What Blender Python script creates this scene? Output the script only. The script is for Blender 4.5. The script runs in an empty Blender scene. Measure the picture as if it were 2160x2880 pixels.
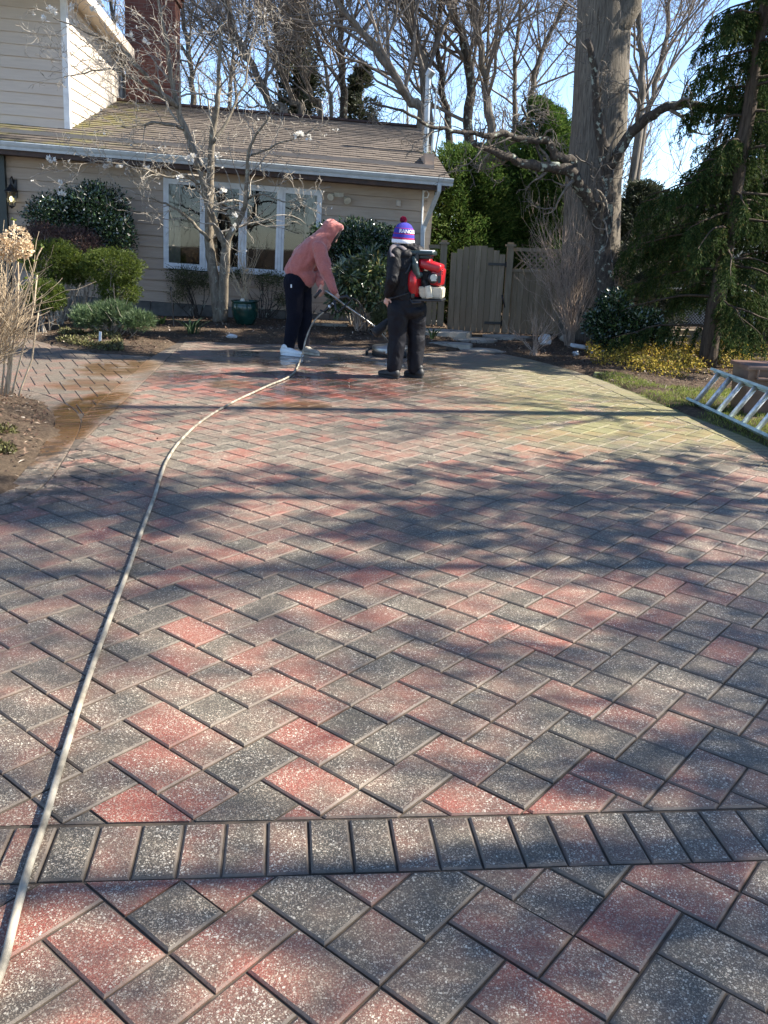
import bpy, bmesh, math, random
import numpy as np
from mathutils import Vector, Matrix, Quaternion, noise as mnoise
S = bpy.context.scene
rad = math.radians
# ------------------------------------------------------------------ camera
F, PT, RL = 2416.9, 0.3076, -0.0346          # focal length in photo pixels, pitch, roll
CAM = Vector((0, 0, 1.55))
_f = Vector((0, math.cos(PT), -math.sin(PT))); _d = Vector((0, -math.sin(PT), -math.cos(PT))); _r = Vector((1, 0, 0))
RI = _r*math.cos(RL) + _d*math.sin(RL); DN = -_r*math.sin(RL) + _d*math.cos(RL); FW = _f
cd = bpy.data.cameras.new('camera'); cam = bpy.data.objects.new('camera', cd); S.collection.objects.link(cam)
cd.sensor_fit = 'HORIZONTAL'; cd.sensor_width = 36; cd.lens = 36*F/2160; cd.clip_end = 2000; cd.clip_start = .05
cam.matrix_world = Matrix(((RI.x, -DN.x, -FW.x, CAM.x), (RI.y, -DN.y, -FW.y, CAM.y), (RI.z, -DN.z, -FW.z, CAM.z), (0, 0, 0, 1)))
S.camera = cam
# ------------------------------------------------------------------ sky, sun, exposure
SUN_EL, SUN_AZ = 41.0, 5.0                    # azimuth from +X towards +Y
W = bpy.data.worlds.new('World'); S.world = W; W.use_nodes = True
wn = W.node_tree; bg = wn.nodes['Background']
sky = wn.nodes.new('ShaderNodeTexSky'); sky.sky_type = 'NISHITA'; sky.sun_disc = False
sky.sun_elevation = rad(SUN_EL); sky.sun_rotation = rad(90-SUN_AZ); sky.air_density = .62; sky.dust_density = .0; sky.ozone_density = 2.0
wn.links.new(sky.outputs[0], bg.inputs[0]); bg.inputs[1].default_value = .12
sl = bpy.data.lights.new('sun', 'SUN'); sl.energy = 5.0; sl.angle = rad(.53); sl.color = (1, .93, .82)
so = bpy.data.objects.new('sun', sl); S.collection.objects.link(so)
SV = Vector((math.cos(rad(SUN_EL))*math.cos(rad(SUN_AZ)), math.cos(rad(SUN_EL))*math.sin(rad(SUN_AZ)), math.sin(rad(SUN_EL))))
so.rotation_mode = 'QUATERNION'; so.rotation_quaternion = (-SV).to_track_quat('-Z', 'Y')
S.view_settings.view_transform = 'Standard'; S.view_settings.look = 'None'; S.view_settings.exposure = 1.65; S.view_settings.gamma = 1
S.render.engine = 'CYCLES'; S.cycles.max_bounces = 8; S.cycles.transparent_max_bounces = 12; S.cycles.use_denoising = True

# ------------------------------------------------------------------ helpers
COL = S.collection
def ray(x, y): return RI*((x-1080)/F) + DN*((y-1440)/F) + FW
def G(x, y, z=0.0):                            # photo pixel -> point on the level z
    d = ray(x, y); return CAM + d*((z-CAM.z)/d.z)
def at(x, y, Y):                               # photo pixel -> point at distance Y
    d = ray(x, y); return CAM + d*(Y/d.y)
def tag(o, label=None, cat=None, group=None, kind=None):
    if label: o['label'] = label
    if cat: o['category'] = cat
    if group: o['group'] = group
    if kind: o['kind'] = kind
    return o
def empty(name, loc=(0, 0, 0), label=None, cat=None, group=None):
    o = bpy.data.objects.new(name, None); COL.objects.link(o); o.location = loc; o.empty_display_size = .1
    return tag(o, label, cat, group)
class MB:
    def __init__(s): s.v = []; s.f = []; s.m = []; s.cur = 0
    def add(s, vs, fs):
        n = len(s.v); s.v.extend([tuple(v) for v in vs]); s.f.extend([tuple(i+n for i in f) for f in fs]); s.m.extend([s.cur]*len(fs))
    def quad(s, a, b, c, d): s.add([a, b, c, d], [(0, 1, 2, 3)])
    def box(s, lo, hi, M=None):
        x0, y0, z0 = lo; x1, y1, z1 = hi
        vs = [Vector(p) for p in ((x0, y0, z0), (x1, y0, z0), (x1, y1, z0), (x0, y1, z0), (x0, y0, z1), (x1, y0, z1), (x1, y1, z1), (x0, y1, z1))]
        if M is not None: vs = [M @ v for v in vs]
        s.add(vs, [(3, 2, 1, 0), (4, 5, 6, 7), (0, 1, 5, 4), (1, 2, 6, 5), (2, 3, 7, 6), (3, 0, 4, 7)])
    def rbox(s, c, size, M=None, bev=.01, seg=2):
        bm = bmesh.new(); bmesh.ops.create_cube(bm, size=1)
        bmesh.ops.scale(bm, vec=size, verts=bm.verts)
        bmesh.ops.bevel(bm, geom=list(bm.edges), offset=bev, segments=seg, affect='EDGES', profile=.5)
        M2 = Matrix.Translation(c) @ (M if M is not None else Matrix.Identity(4))
        bm.verts.index_update()
        s.add([M2 @ v.co for v in bm.verts], [[v.index for v in f.verts] for f in bm.faces]); bm.free()
    def tube(s, pts, rr, n=6, cap=True, squash=1.0):
        pts = [Vector(p) for p in pts]
        if not hasattr(rr, '__len__'): rr = [rr]*len(pts)
        vs = []; fs = []; k = len(pts); up = None
        for i, p in enumerate(pts):
            t = (pts[min(i+1, k-1)]-pts[max(i-1, 0)])
            if t.length < 1e-9: t = Vector((0, 0, 1))
            t.normalize()
            if up is None:
                up = t.orthogonal().normalized() if abs(t.z) > .9 else (Vector((0, 0, 1))-t*t.z).normalized()
            else:
                up = up-t*up.dot(t); up = up.normalized() if up.length > 1e-6 else t.orthogonal().normalized()
            sd = t.cross(up)
            for j in range(n):
                a = 2*math.pi*j/n
                vs.append(p+sd*(math.cos(a)*rr[i])+up*(math.sin(a)*rr[i]*squash))
        for i in range(k-1):
            for j in range(n):
                fs.append((i*n+j, i*n+(j+1) % n, (i+1)*n+(j+1) % n, (i+1)*n+j))
        if cap: fs.append(tuple(range(n-1, -1, -1))); fs.append(tuple((k-1)*n+j for j in range(n)))
        s.add(vs, fs)
    def lathe(s, prof, c=(0, 0, 0), n=24, M=None, mats=None):
        vs = []; c = Vector(c)
        for r, z in prof:
            for j in range(n):
                a = 2*math.pi*j/n; v = Vector((r*math.cos(a), r*math.sin(a), z))
                if M is not None: v = M @ v
                vs.append(c+v)
        b = len(s.v); s.v.extend([tuple(v) for v in vs])
        for i in range(len(prof)-1):
            for j in range(n):
                s.f.append((b+i*n+j, b+i*n+(j+1) % n, b+(i+1)*n+(j+1) % n, b+(i+1)*n+j)); s.m.append(mats[i] if mats else s.cur)
        s.f.append(tuple(b+j for j in range(n-1, -1, -1))); s.m.append(mats[0] if mats else s.cur)
        s.f.append(tuple(b+(len(prof)-1)*n+j for j in range(n))); s.m.append(mats[-1] if mats else s.cur)
    def ell(s, c, r, M=None, n=12, m=8):
        vs = []; fs = []; c = Vector(c)
        for i in range(m+1):
            th = math.pi*i/m
            for j in range(n):
                a = 2*math.pi*j/n
                v = Vector((r[0]*math.sin(th)*math.cos(a), r[1]*math.sin(th)*math.sin(a), r[2]*math.cos(th)))
                if M is not None: v = M @ v
                vs.append(c+v)
        for i in range(m):
            for j in range(n): fs.append((i*n+j, (i+1)*n+j, (i+1)*n+(j+1) % n, i*n+(j+1) % n))
        s.add(vs, fs)
    def leaf(s, p, d, w, L, nrm):
        sd = d.cross(nrm)
        if sd.length < 1e-6: sd = d.orthogonal()
        sd = sd.normalized()*w*.5; mid = p+d*(L*.5)+nrm*(L*.07)
        s.add([p, mid-sd, p+d*L, mid+sd], [(0, 1, 2, 3)])
    def build(s, name, mats, parent=None, smooth=False, kind=None):
        me = bpy.data.meshes.new(name); me.from_pydata(s.v, [], s.f)
        if not isinstance(mats, (list, tuple)): mats = [mats]
        for m in mats: me.materials.append(m)
        if len(mats) > 1: me.polygons.foreach_set('material_index', s.m)
        if smooth: me.polygons.foreach_set('use_smooth', [True]*len(me.polygons))
        me.update()
        o = bpy.data.objects.new(name, me); COL.objects.link(o)
        if parent is not None: o.parent = parent; o.matrix_parent_inverse = Matrix.Identity(4)
        if kind: o['kind'] = kind
        return o
def wparent(o, root):                          # parent a mesh written in world coordinates
    o.parent = root; o.matrix_parent_inverse = root.matrix_basis.inverted() if root.parent is None else Matrix.Identity(4); return o
def rv(rng): 
    while True:
        v = Vector((rng.uniform(-1, 1), rng.uniform(-1, 1), rng.uniform(-1, 1)))
        if .05 < v.length < 1: return v.normalized()

# ------------------------------------------------------------------ materials
def newmat(name):
    m = bpy.data.materials.new(name); m.use_nodes = True; nt = m.node_tree; b = nt.nodes['Principled BSDF']
    return m, nt, b
def nd(nt, t, **kw):
    n = nt.nodes.new(t)
    for k, v in kw.items(): setattr(n, k, v)
    return n
def noi(nt, co, scale, detail=4, rough=.55, dist=0, dim='3D'):
    n = nd(nt, 'ShaderNodeTexNoise'); n.noise_dimensions = dim
    n.inputs['Scale'].default_value = scale; n.inputs['Detail'].default_value = detail; n.inputs['Roughness'].default_value = rough; n.inputs['Distortion'].default_value = dist
    if co is not None: nt.links.new(co, n.inputs['Vector'])
    return n.outputs['Fac']
def ramp(nt, fac, stops, interp='LINEAR'):
    r = nd(nt, 'ShaderNodeValToRGB'); e = r.color_ramp.elements; r.color_ramp.interpolation = interp
    while len(e) > 1: e.remove(e[-1])
    e[0].position = stops[0][0]; e[0].color = c4(stops[0][1])
    for p, c in stops[1:]: x = e.new(p); x.color = c4(c)
    nt.links.new(fac, r.inputs[0]); return r.outputs[0]
def c4(c):
    if not hasattr(c, '__len__'): c = (c, c, c)
    return (c[0], c[1], c[2], 1)
def mix(nt, fac, a, b, mode='MIX'):
    m = nd(nt, 'ShaderNodeMix', data_type='RGBA', blend_type=mode)
    for i, v in ((0, fac), (6, a), (7, b)):
        if isinstance(v, (int, float)): m.inputs[i].default_value = v
        elif hasattr(v, '__len__'): m.inputs[i].default_value = c4(v)
        else: nt.links.new(v, m.inputs[i])
    return m.outputs[2]
def mth(nt, op, a, b=0.0, c=None, clamp=False):
    m = nd(nt, 'ShaderNodeMath', operation=op); m.use_clamp = clamp
    for i, v in enumerate((a, b, c)):
        if v is None: continue
        if isinstance(v, (int, float)): m.inputs[i].default_value = v
        else: nt.links.new(v, m.inputs[i])
    return m.outputs[0]
def mr(nt, v, a, b, c=0.0, d=1.0):
    m = nd(nt, 'ShaderNodeMapRange', interpolation_type='SMOOTHSTEP'); nt.links.new(v, m.inputs[0])
    for i, x in enumerate((a, b, c, d)): m.inputs[i+1].default_value = x
    return m.outputs[0]
def pos(nt): return nd(nt, 'ShaderNodeNewGeometry').outputs['Position']
def objc(nt): return nd(nt, 'ShaderNodeTexCoord').outputs['Object']
def bump(nt, b, h, strength=.3, dist=.01):
    n = nd(nt, 'ShaderNodeBump'); n.inputs['Strength'].default_value = strength; n.inputs['Distance'].default_value = dist
    nt.links.new(h, n.inputs['Height']); nt.links.new(n.outputs[0], b.inputs['Normal'])
def simple(name, col, rough=.6, metal=0, var=.12, scale=8, bmp=.15, bscale=40, bdist=.004, spec=.5):
    m, nt, b = newmat(name); p = objc(nt); f = noi(nt, p, scale, 5)
    lo = tuple(max(0, x*(1-var*2)) for x in col); hi = tuple(min(1, x*(1+var*1.4)) for x in col)
    nt.links.new(ramp(nt, f, [(.3, lo), (.7, hi)]), b.inputs['Base Color'])
    b.inputs['Roughness'].default_value = rough; b.inputs['Metallic'].default_value = metal; b.inputs['Specular IOR Level'].default_value = spec
    if bmp: bump(nt, b, noi(nt, p, bscale, 4), bmp, bdist)
    return m
def leafmat(name, stops, rough=.5, trans=.3, spec=.4):
    m, nt, b = newmat(name); g = nd(nt, 'ShaderNodeNewGeometry')
    c = ramp(nt, g.outputs['Random Per Island'], stops)
    f = noi(nt, g.outputs['Position'], 2.2, 2); c = mix(nt, mr(nt, f, .35, .65, 0, .4), c, mix(nt, .5, c, (0, 0, 0)))
    nt.links.new(c, b.inputs['Base Color']); b.inputs['Roughness'].default_value = rough; b.inputs['Specular IOR Level'].default_value = spec
    t = nd(nt, 'ShaderNodeBsdfTranslucent'); nt.links.new(c, t.inputs[0])
    mx = nd(nt, 'ShaderNodeMixShader'); mx.inputs[0].default_value = trans
    nt.links.new(b.outputs[0], mx.inputs[1]); nt.links.new(t.outputs[0], mx.inputs[2]); nt.links.new(mx.outputs[0], nt.nodes['Material Output'].inputs[0])
    return m
def barkmat(name, lo, hi, lichen=None, sc=(14, 14, 2.5), bd=.03, lich_at=.6):
    m, nt, b = newmat(name); p = pos(nt)
    mp = nd(nt, 'ShaderNodeMapping'); mp.inputs['Scale'].default_value = sc; nt.links.new(p, mp.inputs[0])
    f = noi(nt, mp.outputs[0], 1.6, 8, .65, .6); c = ramp(nt, f, [(.32, lo), (.62, hi)])
    if lichen:
        l = noi(nt, p, 11, 5, .6); c = mix(nt, mr(nt, l, lich_at, lich_at+.08), c, lichen)
    nt.links.new(c, b.inputs['Base Color']); b.inputs['Roughness'].default_value = .9; b.inputs['Specular IOR Level'].default_value = .2
    bump(nt, b, f, .7, bd); return m

def paver_mat(name, mossy=False):
    m, nt, b = newmat(name); P = pos(nt); L = nt.links
    tone = nd(nt, 'ShaderNodeAttribute', attribute_name='tone').outputs['Fac']
    edge = nd(nt, 'ShaderNodeAttribute', attribute_name='edge').outputs['Fac']
    sep = nd(nt, 'ShaderNodeSeparateXYZ'); L.new(P, sep.inputs[0]); X, Y = sep.outputs[0], sep.outputs[1]
    blot = noi(nt, P, 5.5, 3, .5)
    t2 = mth(nt, 'ADD', tone, mth(nt, 'MULTIPLY', mth(nt, 'SUBTRACT', blot, .5), 1.6), clamp=True)
    base = ramp(nt, t2, [(0, (.075, .067, .05)), (.25, (.112, .086, .062)), (.5, (.18, .1, .07)), (.72, (.255, .098, .066)), (1, (.32, .082, .053))])
    grit = noi(nt, P, 210, 3, .7); pit = noi(nt, P, 330, 2, .8); base = mix(nt, mr(nt, grit, .4, .62, 0, .8), mix(nt, 1.0, base, (.5, .5, .5), 'MULTIPLY'), base); base = mix(nt, mr(nt, pit, .56, .66, 0, .6), base, mix(nt, .5, base, (.3, .24, .18)))
    dirt = noi(nt, P, 1.1, 5, .6); base = mix(nt, mr(nt, dirt, .42, .7, 0, .55), base, (.085, .068, .052))
    # exposed pale aggregate: two sizes of chips
    def chips(scale, rnd, rmax, keep):
        v = nd(nt, 'ShaderNodeTexVoronoi', feature='F1'); v.inputs['Scale'].default_value = scale; v.inputs['Randomness'].default_value = rnd
        L.new(P, v.inputs['Vector'])
        s2 = nd(nt, 'ShaderNodeSeparateColor'); L.new(v.outputs['Color'], s2.inputs[0])
        rr = mth(nt, 'MULTIPLY', s2.outputs[1], rmax)
        a = mth(nt, 'LESS_THAN', v.outputs['Distance'], rr); k = mth(nt, 'LESS_THAN', s2.outputs[0], keep)
        return mth(nt, 'MULTIPLY', a, k), s2.outputs[2]
    patch = mr(nt, noi(nt, P, 7, 3), .3, .7, .4, .95)
    k1, v1 = chips(170, 1, .6, .42); k2, v2 = chips(290, 1, .68, .62); k3, v3 = chips(460, 1, .7, .6); k2 = mth(nt, 'MAXIMUM', k2, mth(nt, 'MULTIPLY', k3, .45))
    kk = mth(nt, 'MULTIPLY', mth(nt, 'MAXIMUM', k1, mth(nt, 'MULTIPLY', k2, .8)), patch)
    kk = mth(nt, 'MULTIPLY', kk, mth(nt, 'SUBTRACT', 1.0, edge))
    chipc = ramp(nt, v1, [(0, (.27, .21, .15)), (.45, (.43, .36, .27)), (1, (.66, .6, .48))])
    col = mix(nt, kk, base, chipc)
    # moss and algae on the right-hand part (a real growth on the stone and in the joints)
    mm = mth(nt, 'MULTIPLY', mr(nt, X, .2, 1.9), mth(nt, 'MULTIPLY', mr(nt, Y, 6.0, 7.6), mr(nt, Y, 13.2, 11.2)))
    mm = mth(nt, 'MULTIPLY', mm, mr(nt, noi(nt, P, 1.7, 5, .65), .3, .52))
    col = mix(nt, mth(nt, 'MULTIPLY', mm, .66), col, mix(nt, noi(nt, P, 30, 4), (.2, .18, .1), (.23, .23, .05)))
    col = mix(nt, mth(nt, 'MULTIPLY', edge, mth(nt, 'MULTIPLY', mm, .8)), col, (.19, .18, .03))
    # pale mortar dust on the chamfers
    col = mix(nt, mth(nt, 'MULTIPLY', edge, mr(nt, noi(nt, P, 3, 4), .36, .58, .3, .85)), col, mix(nt, noi(nt, P, 90, 3), (.09, .072, .054), (.2, .16, .12)))
    # unwashed grey film on the far part, washed clean where the cleaner has passed
    far = mth(nt, 'MULTIPLY', mr(nt, Y, 8.4, 10.8), mr(nt, noi(nt, P, .9, 4), .3, .55, .35, .8)); col = mix(nt, mth(nt, 'MULTIPLY', far, .62), col, (.17, .14, .11))
    lf_film_shade = mth(nt, 'MULTIPLY', mr(nt, X, -2.5, -3.3), .5); col = mix(nt, lf_film_shade, col, (.1, .084, .066))  # film on the left walkway, its colour darkened to stand in for shade
    # muddy run-off: wet, brown
    def blob2(cx, cy, rx, ry):
        dx = mth(nt, 'DIVIDE', mth(nt, 'SUBTRACT', X, cx), rx); dy = mth(nt, 'DIVIDE', mth(nt, 'SUBTRACT', Y, cy), ry)
        d = mth(nt, 'ADD', mth(nt, 'MULTIPLY', dx, dx), mth(nt, 'MULTIPLY', dy, dy)); return mr(nt, d, 1.15, .35)
    mud = mth(nt, 'MAXIMUM', blob2(-2.72, 7.6, .32, 1.2), mth(nt, 'MULTIPLY', blob2(-3.1, 8.9, .5, .4), .45))
    mud = mth(nt, 'MAXIMUM', mud, blob2(-2.55, 6.3, .22, 1.1))
    mud = mth(nt, 'MAXIMUM', mud, mth(nt, 'MULTIPLY', blob2(-3.2, 10.2, .5, .8), .7))
    mud = mth(nt, 'MAXIMUM', mud, mth(nt, 'MULTIPLY', blob2(-.9, 8.15, .42, .35), .7))
    mud = mth(nt, 'MAXIMUM', mud, mth(nt, 'MULTIPLY', blob2(-1.7, 9.2, .3, .35), .6))
    mud = mth(nt, 'MAXIMUM', mth(nt, 'MULTIPLY', mud, mr(nt, noi(nt, P, 2.6, 5, .6), .33, .52)), mth(nt, 'MULTIPLY', blob2(-2.72, 7.35, .3, .75), .9))
    col = mix(nt, mth(nt, 'MULTIPLY', mud, .85), col, mix(nt, noi(nt, P, 6, 3), (.13, .058, .012), (.2, .1, .03)))
    soil = mth(nt, 'MULTIPLY', blob2(-2.35, 5.4, .7, 1.1), mr(nt, noi(nt, P, 9, 6, .7), .44, .56)); col = mix(nt, mth(nt, 'MULTIPLY', soil, .85), col, (.035, .03, .024))
    wet = mth(nt, 'MULTIPLY', blob2(-.9, 10.6, 2.4, 2.4), mr(nt, noi(nt, P, 1.4, 5, .6), .36, .6))
    wet = mth(nt, 'MAXIMUM', wet, mth(nt, 'MULTIPLY', mud, .9))
    satur = mix(nt, mth(nt, 'MULTIPLY', t2, 1.0), (.03, .04, .05), (.36, .055, .035))
    washed = mth(nt, 'MULTIPLY', blob2(-1.2, 9.4, 1.6, 1.3), mth(nt, 'SUBTRACT', 1.0, mud)); col = mix(nt, mth(nt, 'MULTIPLY', washed, .45), col, satur)
    col = mix(nt, mth(nt, 'MULTIPLY', wet, .55), col, mix(nt, 1.0, col, (.42, .42, .44), 'MULTIPLY'))
    L.new(col, b.inputs['Base Color'])
    rg = mth(nt, 'SUBTRACT', .62, mth(nt, 'MULTIPLY', wet, .5)); rg = mth(nt, 'ADD', rg, mth(nt, 'MULTIPLY', mth(nt, 'SUBTRACT', grit, .5), .25), clamp=True)
    L.new(rg, b.inputs['Roughness']); b.inputs['Specular IOR Level'].default_value = .5
    L.new(mth(nt, 'MULTIPLY', wet, .9, clamp=True), b.inputs['Coat Weight']); b.inputs['Coat Roughness'].default_value = .08
    h = mth(nt, 'ADD', mth(nt, 'MULTIPLY', kk, .6), mth(nt, 'MULTIPLY', grit, .9)); h = mth(nt, 'ADD', h, mth(nt, 'MULTIPLY', blot, .6))
    bump(nt, b, h, .55, .0035)
    return m
def soil_mat():
    m, nt, b = newmat('garden soil'); P = pos(nt)
    c = ramp(nt, noi(nt, P, 26, 8, .75), [(.3, (.03, .02, .014)), (.5, (.085, .06, .042)), (.62, (.15, .11, .075)), (.75, (.3, .23, .16))])
    c = mix(nt, mr(nt, noi(nt, P, 1.3, 4), .4, .65, 0, .6), c, (.1, .075, .05))
    nt.links.new(c, b.inputs['Base Color']); b.inputs['Roughness'].default_value = .95; b.inputs['Specular IOR Level'].default_value = .15
    bump(nt, b, noi(nt, P, 30, 8, .8), 1, .03); return m
def siding_mat(name, a, c2):
    m, nt, b = newmat(name); p = objc(nt); mp = nd(nt, 'ShaderNodeMapping'); mp.inputs['Scale'].default_value = (1.5, 1.5, 14); nt.links.new(p, mp.inputs[0])
    f = noi(nt, mp.outputs[0], 1.5, 6, .6); c = ramp(nt, f, [(.3, a), (.7, c2)])
    st = noi(nt, p, 2.2, 6, .7); c = mix(nt, mr(nt, st, .6, .78, 0, .5), c, tuple(x*.6 for x in a))
    nt.links.new(c, b.inputs['Base Color']); b.inputs['Roughness'].default_value = .75; bump(nt, b, f, .2, .004); return m
def shingle_mat():
    m, nt, b = newmat('asphalt shingles'); p = objc(nt)
    br = nd(nt, 'ShaderNodeTexBrick'); nt.links.new(p, br.inputs['Vector'])
    br.inputs['Scale'].default_value = 1; br.inputs['Brick Width'].default_value = .3; br.inputs['Row Height'].default_value = .125; br.inputs['Mortar Size'].default_value = .006
    br.inputs['Color1'].default_value = (.07, .056, .043, 1); br.inputs['Color2'].default_value = (.13, .104, .082, 1); br.inputs['Mortar'].default_value = (.035, .028, .022, 1)
    c = mix(nt, mr(nt, noi(nt, p, 1.3, 5, .65), .4, .68, 0, .55), br.outputs[0], (.06, .048, .038))
    c = mix(nt, mr(nt, noi(nt, p, 160, 3, .7), .45, .75, 0, .35), c, (.24, .19, .15))
    s = nd(nt, 'ShaderNodeSeparateXYZ'); nt.links.new(p, s.inputs[0])
    mo = mth(nt, 'MULTIPLY', mr(nt, s.outputs[0], -4.6, -6.2), mr(nt, noi(nt, p, 2.0, 5, .7), .45, .6)); c = mix(nt, mth(nt, 'MULTIPLY', mo, .75), c, (.12, .11, .025))
    nt.links.new(c, b.inputs['Base Color']); b.inputs['Roughness'].default_value = .9; bump(nt, b, noi(nt, p, 120, 3), .5, .005); return m
def brick_mat():
    m, nt, b = newmat('red chimney brick'); tc = objc(nt); s = nd(nt, 'ShaderNodeSeparateXYZ'); nt.links.new(tc, s.inputs[0])
    cb = nd(nt, 'ShaderNodeCombineXYZ'); nt.links.new(mth(nt, 'ADD', s.outputs[0], s.outputs[1]), cb.inputs[0]); nt.links.new(s.outputs[2], cb.inputs[1])
    br = nd(nt, 'ShaderNodeTexBrick'); nt.links.new(cb.outputs[0], br.inputs['Vector']); br.inputs['Scale'].default_value = 1
    br.inputs['Brick Width'].default_value = .2; br.inputs['Row Height'].default_value = .07; br.inputs['Mortar Size'].default_value = .006
    br.inputs['Color1'].default_value = (.1, .034, .025, 1); br.inputs['Color2'].default_value = (.17, .062, .042, 1); br.inputs['Mortar'].default_value = (.15, .1, .08, 1)
    c = mix(nt, mr(nt, noi(nt, tc, 3, 5), .4, .7, 0, .4), br.outputs[0], (.09, .035, .025)); nt.links.new(c, b.inputs['Base Color'])
    b.inputs['Roughness'].default_value = .9; bump(nt, b, br.outputs[1], -.4, .01); return m
def wood_mat(name, lo, hi, sc=(9, 9, 1.1)):
    m, nt, b = newmat(name); p = objc(nt); mp = nd(nt, 'ShaderNodeMapping'); mp.inputs['Scale'].default_value = sc; nt.links.new(p, mp.inputs[0])
    g = nd(nt, 'ShaderNodeNewGeometry'); f = noi(nt, mp.outputs[0], 2.2, 8, .7, .4); c = ramp(nt, f, [(.3, lo), (.7, hi)])
    c = mix(nt, mth(nt, 'MULTIPLY', g.outputs['Random Per Island'], .8), c, lo); nt.links.new(c, b.inputs['Base Color'])
    b.inputs['Roughness'].default_value = .85; bump(nt, b, f, .5, .008); return m
def cloth_mat(name, lo, hi, rough=.9, fold=7, bs=.5, bd=.02, sheen=.2):
    m, nt, b = newmat(name); p = pos(nt); f = noi(nt, p, fold, 3, .5, .8)
    nt.links.new(ramp(nt, noi(nt, p, 60, 3, .6), [(.3, lo), (.7, hi)]), b.inputs['Base Color']); b.inputs['Roughness'].default_value = rough; b.inputs['Specular IOR Level'].default_value = .25
    b.inputs['Sheen Weight'].default_value = sheen
    h = mth(nt, 'ADD', f, mth(nt, 'MULTIPLY', noi(nt, p, 160, 2), .06)); bump(nt, b, h, bs, bd); return m

M = {}
M['paver'] = paver_mat('speckled concrete paver')
M['sand'] = simple('joint sand', (.075, .058, .042), .95, var=.3, scale=20)
M['soil'] = soil_mat()
M['lawn'] = simple('lawn turf', (.12, .13, .05), .9, var=.35, scale=6, bmp=.8, bscale=60, bdist=.02)
M['siding'] = siding_mat('beige clapboard', (.38, .295, .222), (.46, .37, .285))
M['siding_up'] = siding_mat('pale upper clapboard', (.5, .43, .355), (.58, .505, .42))
M['shingle'] = shingle_mat(); M['brick'] = brick_mat()
M['white'] = simple('white painted trim', (.68, .7, .7), .45, var=.08, bmp=.05)
M['gutter'] = simple('grey white gutter paint', (.5, .54, .54), .35, var=.08, bmp=.05)
M['brown'] = simple('dark brown stained wood', (.05, .024, .015), .6, var=.25)
M['found'] = simple('grey foundation block', (.13, .125, .115), .95, var=.2, scale=5, bmp=.4)
M['dkgreen'] = simple('dark green paint', (.008, .02, .017), .4)
M['black'] = simple('black plastic', (.012, .012, .013), .4, var=.2)
M['rubber'] = simple('black rubber', (.015, .015, .015), .75, var=.2)
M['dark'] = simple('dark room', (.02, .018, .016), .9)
M['curtain'] = simple('pale curtain', (.35, .33, .3), .9)
M['steel'] = simple('brushed steel', (.38, .37, .34), .38, 1, var=.1, bmp=.1)
M['galv'] = simple('galvanised pipe', (.42, .45, .46), .45, .7, var=.15)
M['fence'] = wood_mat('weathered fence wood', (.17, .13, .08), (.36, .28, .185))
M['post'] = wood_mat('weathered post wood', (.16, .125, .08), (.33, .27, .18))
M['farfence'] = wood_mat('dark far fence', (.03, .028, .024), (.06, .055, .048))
M['bark_big'] = barkmat('furrowed grey bark', (.055, .046, .036), (.19, .165, .13), sc=(34, 34, 2.2), bd=.03)
M['bark_gn'] = barkmat('gnarled dark bark', (.028, .023, .019), (.09, .076, .063), (.3, .33, .27), sc=(20, 20, 7), lich_at=.56)
M['bark_mag'] = barkmat('smooth grey magnolia bark', (.1, .082, .06), (.24, .205, .155), (.32, .32, .25), sc=(16, 16, 5), bd=.01, lich_at=.6)
M['bark_far'] = barkmat('pale far bark', (.07, .058, .045), (.21, .18, .145), (.17, .18, .08), sc=(9, 9, 2), lich_at=.66)
M['bark_fir'] = barkmat('red brown spruce bark', (.028, .02, .014), (.085, .064, .046), sc=(20, 20, 3))
M['twig_gn'] = barkmat('dark gnarled twig', (.08, .066, .052), (.2, .175, .145), sc=(10, 10, 10), bd=.002)
M['twig'] = barkmat('grey brown twig', (.18, .15, .115), (.4, .36, .3), sc=(10, 10, 10), bd=.002)
M['twig_far'] = barkmat('far twig', (.1, .083, .07), (.24, .205, .17), sc=(4, 4, 4), bd=.002)
M['stem_tan'] = barkmat('dry tan stem', (.26, .19, .12), (.55, .44, .3), sc=(18, 18, 4), bd=.003)
M['stem_beige'] = barkmat('beige shrub stem', (.2, .14, .1), (.42, .33, .26), sc=(14, 14, 4), bd=.003)
M['spruce'] = leafmat('drooping spruce needles', [(0, (.018, .034, .01)), (.6, (.042, .072, .02)), (.9, (.08, .11, .03)), (1, (.13, .1, .035))], .75, .3, .12)
M['arbor'] = leafmat('dark evergreen sprays', [(0, (.03, .065, .014)), (.6, (.075, .135, .028)), (1, (.17, .22, .055))], .7, .35, .12)
M['ever_far'] = leafmat('far evergreen', [(0, (.025, .035, .02)), (.7, (.06, .075, .035)), (1, (.13, .12, .07))], .6, .2)
M['camel'] = leafmat('glossy dark leaves', [(0, (.012, .03, .014)), (.7, (.03, .06, .022)), (.93, (.06, .1, .035)), (1, (.1, .14, .06))], .22, .12, .9)
M['rhodo'] = leafmat('long mid green leaves', [(0, (.03, .055, .02)), (.6, (.07, .11, .04)), (.9, (.14, .17, .07)), (1, (.28, .2, .06))], .3, .2, .8)
M['gold'] = leafmat('golden green fine foliage', [(0, (.035, .055, .01)), (.5, (.085, .13, .018)), (1, (.2, .24, .035))], .6, .35)
M['olive'] = leafmat('thin olive foliage', [(0, (.05, .055, .02)), (.6, (.1, .12, .04)), (1, (.19, .18, .08))], .6, .3)
M['pine'] = leafmat('blue green pine needles', [(0, (.035, .06, .025)), (.6, (.09, .15, .06)), (1, (.2, .26, .12))], .5, .25)
M['purple'] = leafmat('brown purple twiggy foliage', [(0, (.035, .018, .015)), (.6, (.09, .045, .035)), (1, (.17, .1, .08))], .7, .2)
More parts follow.
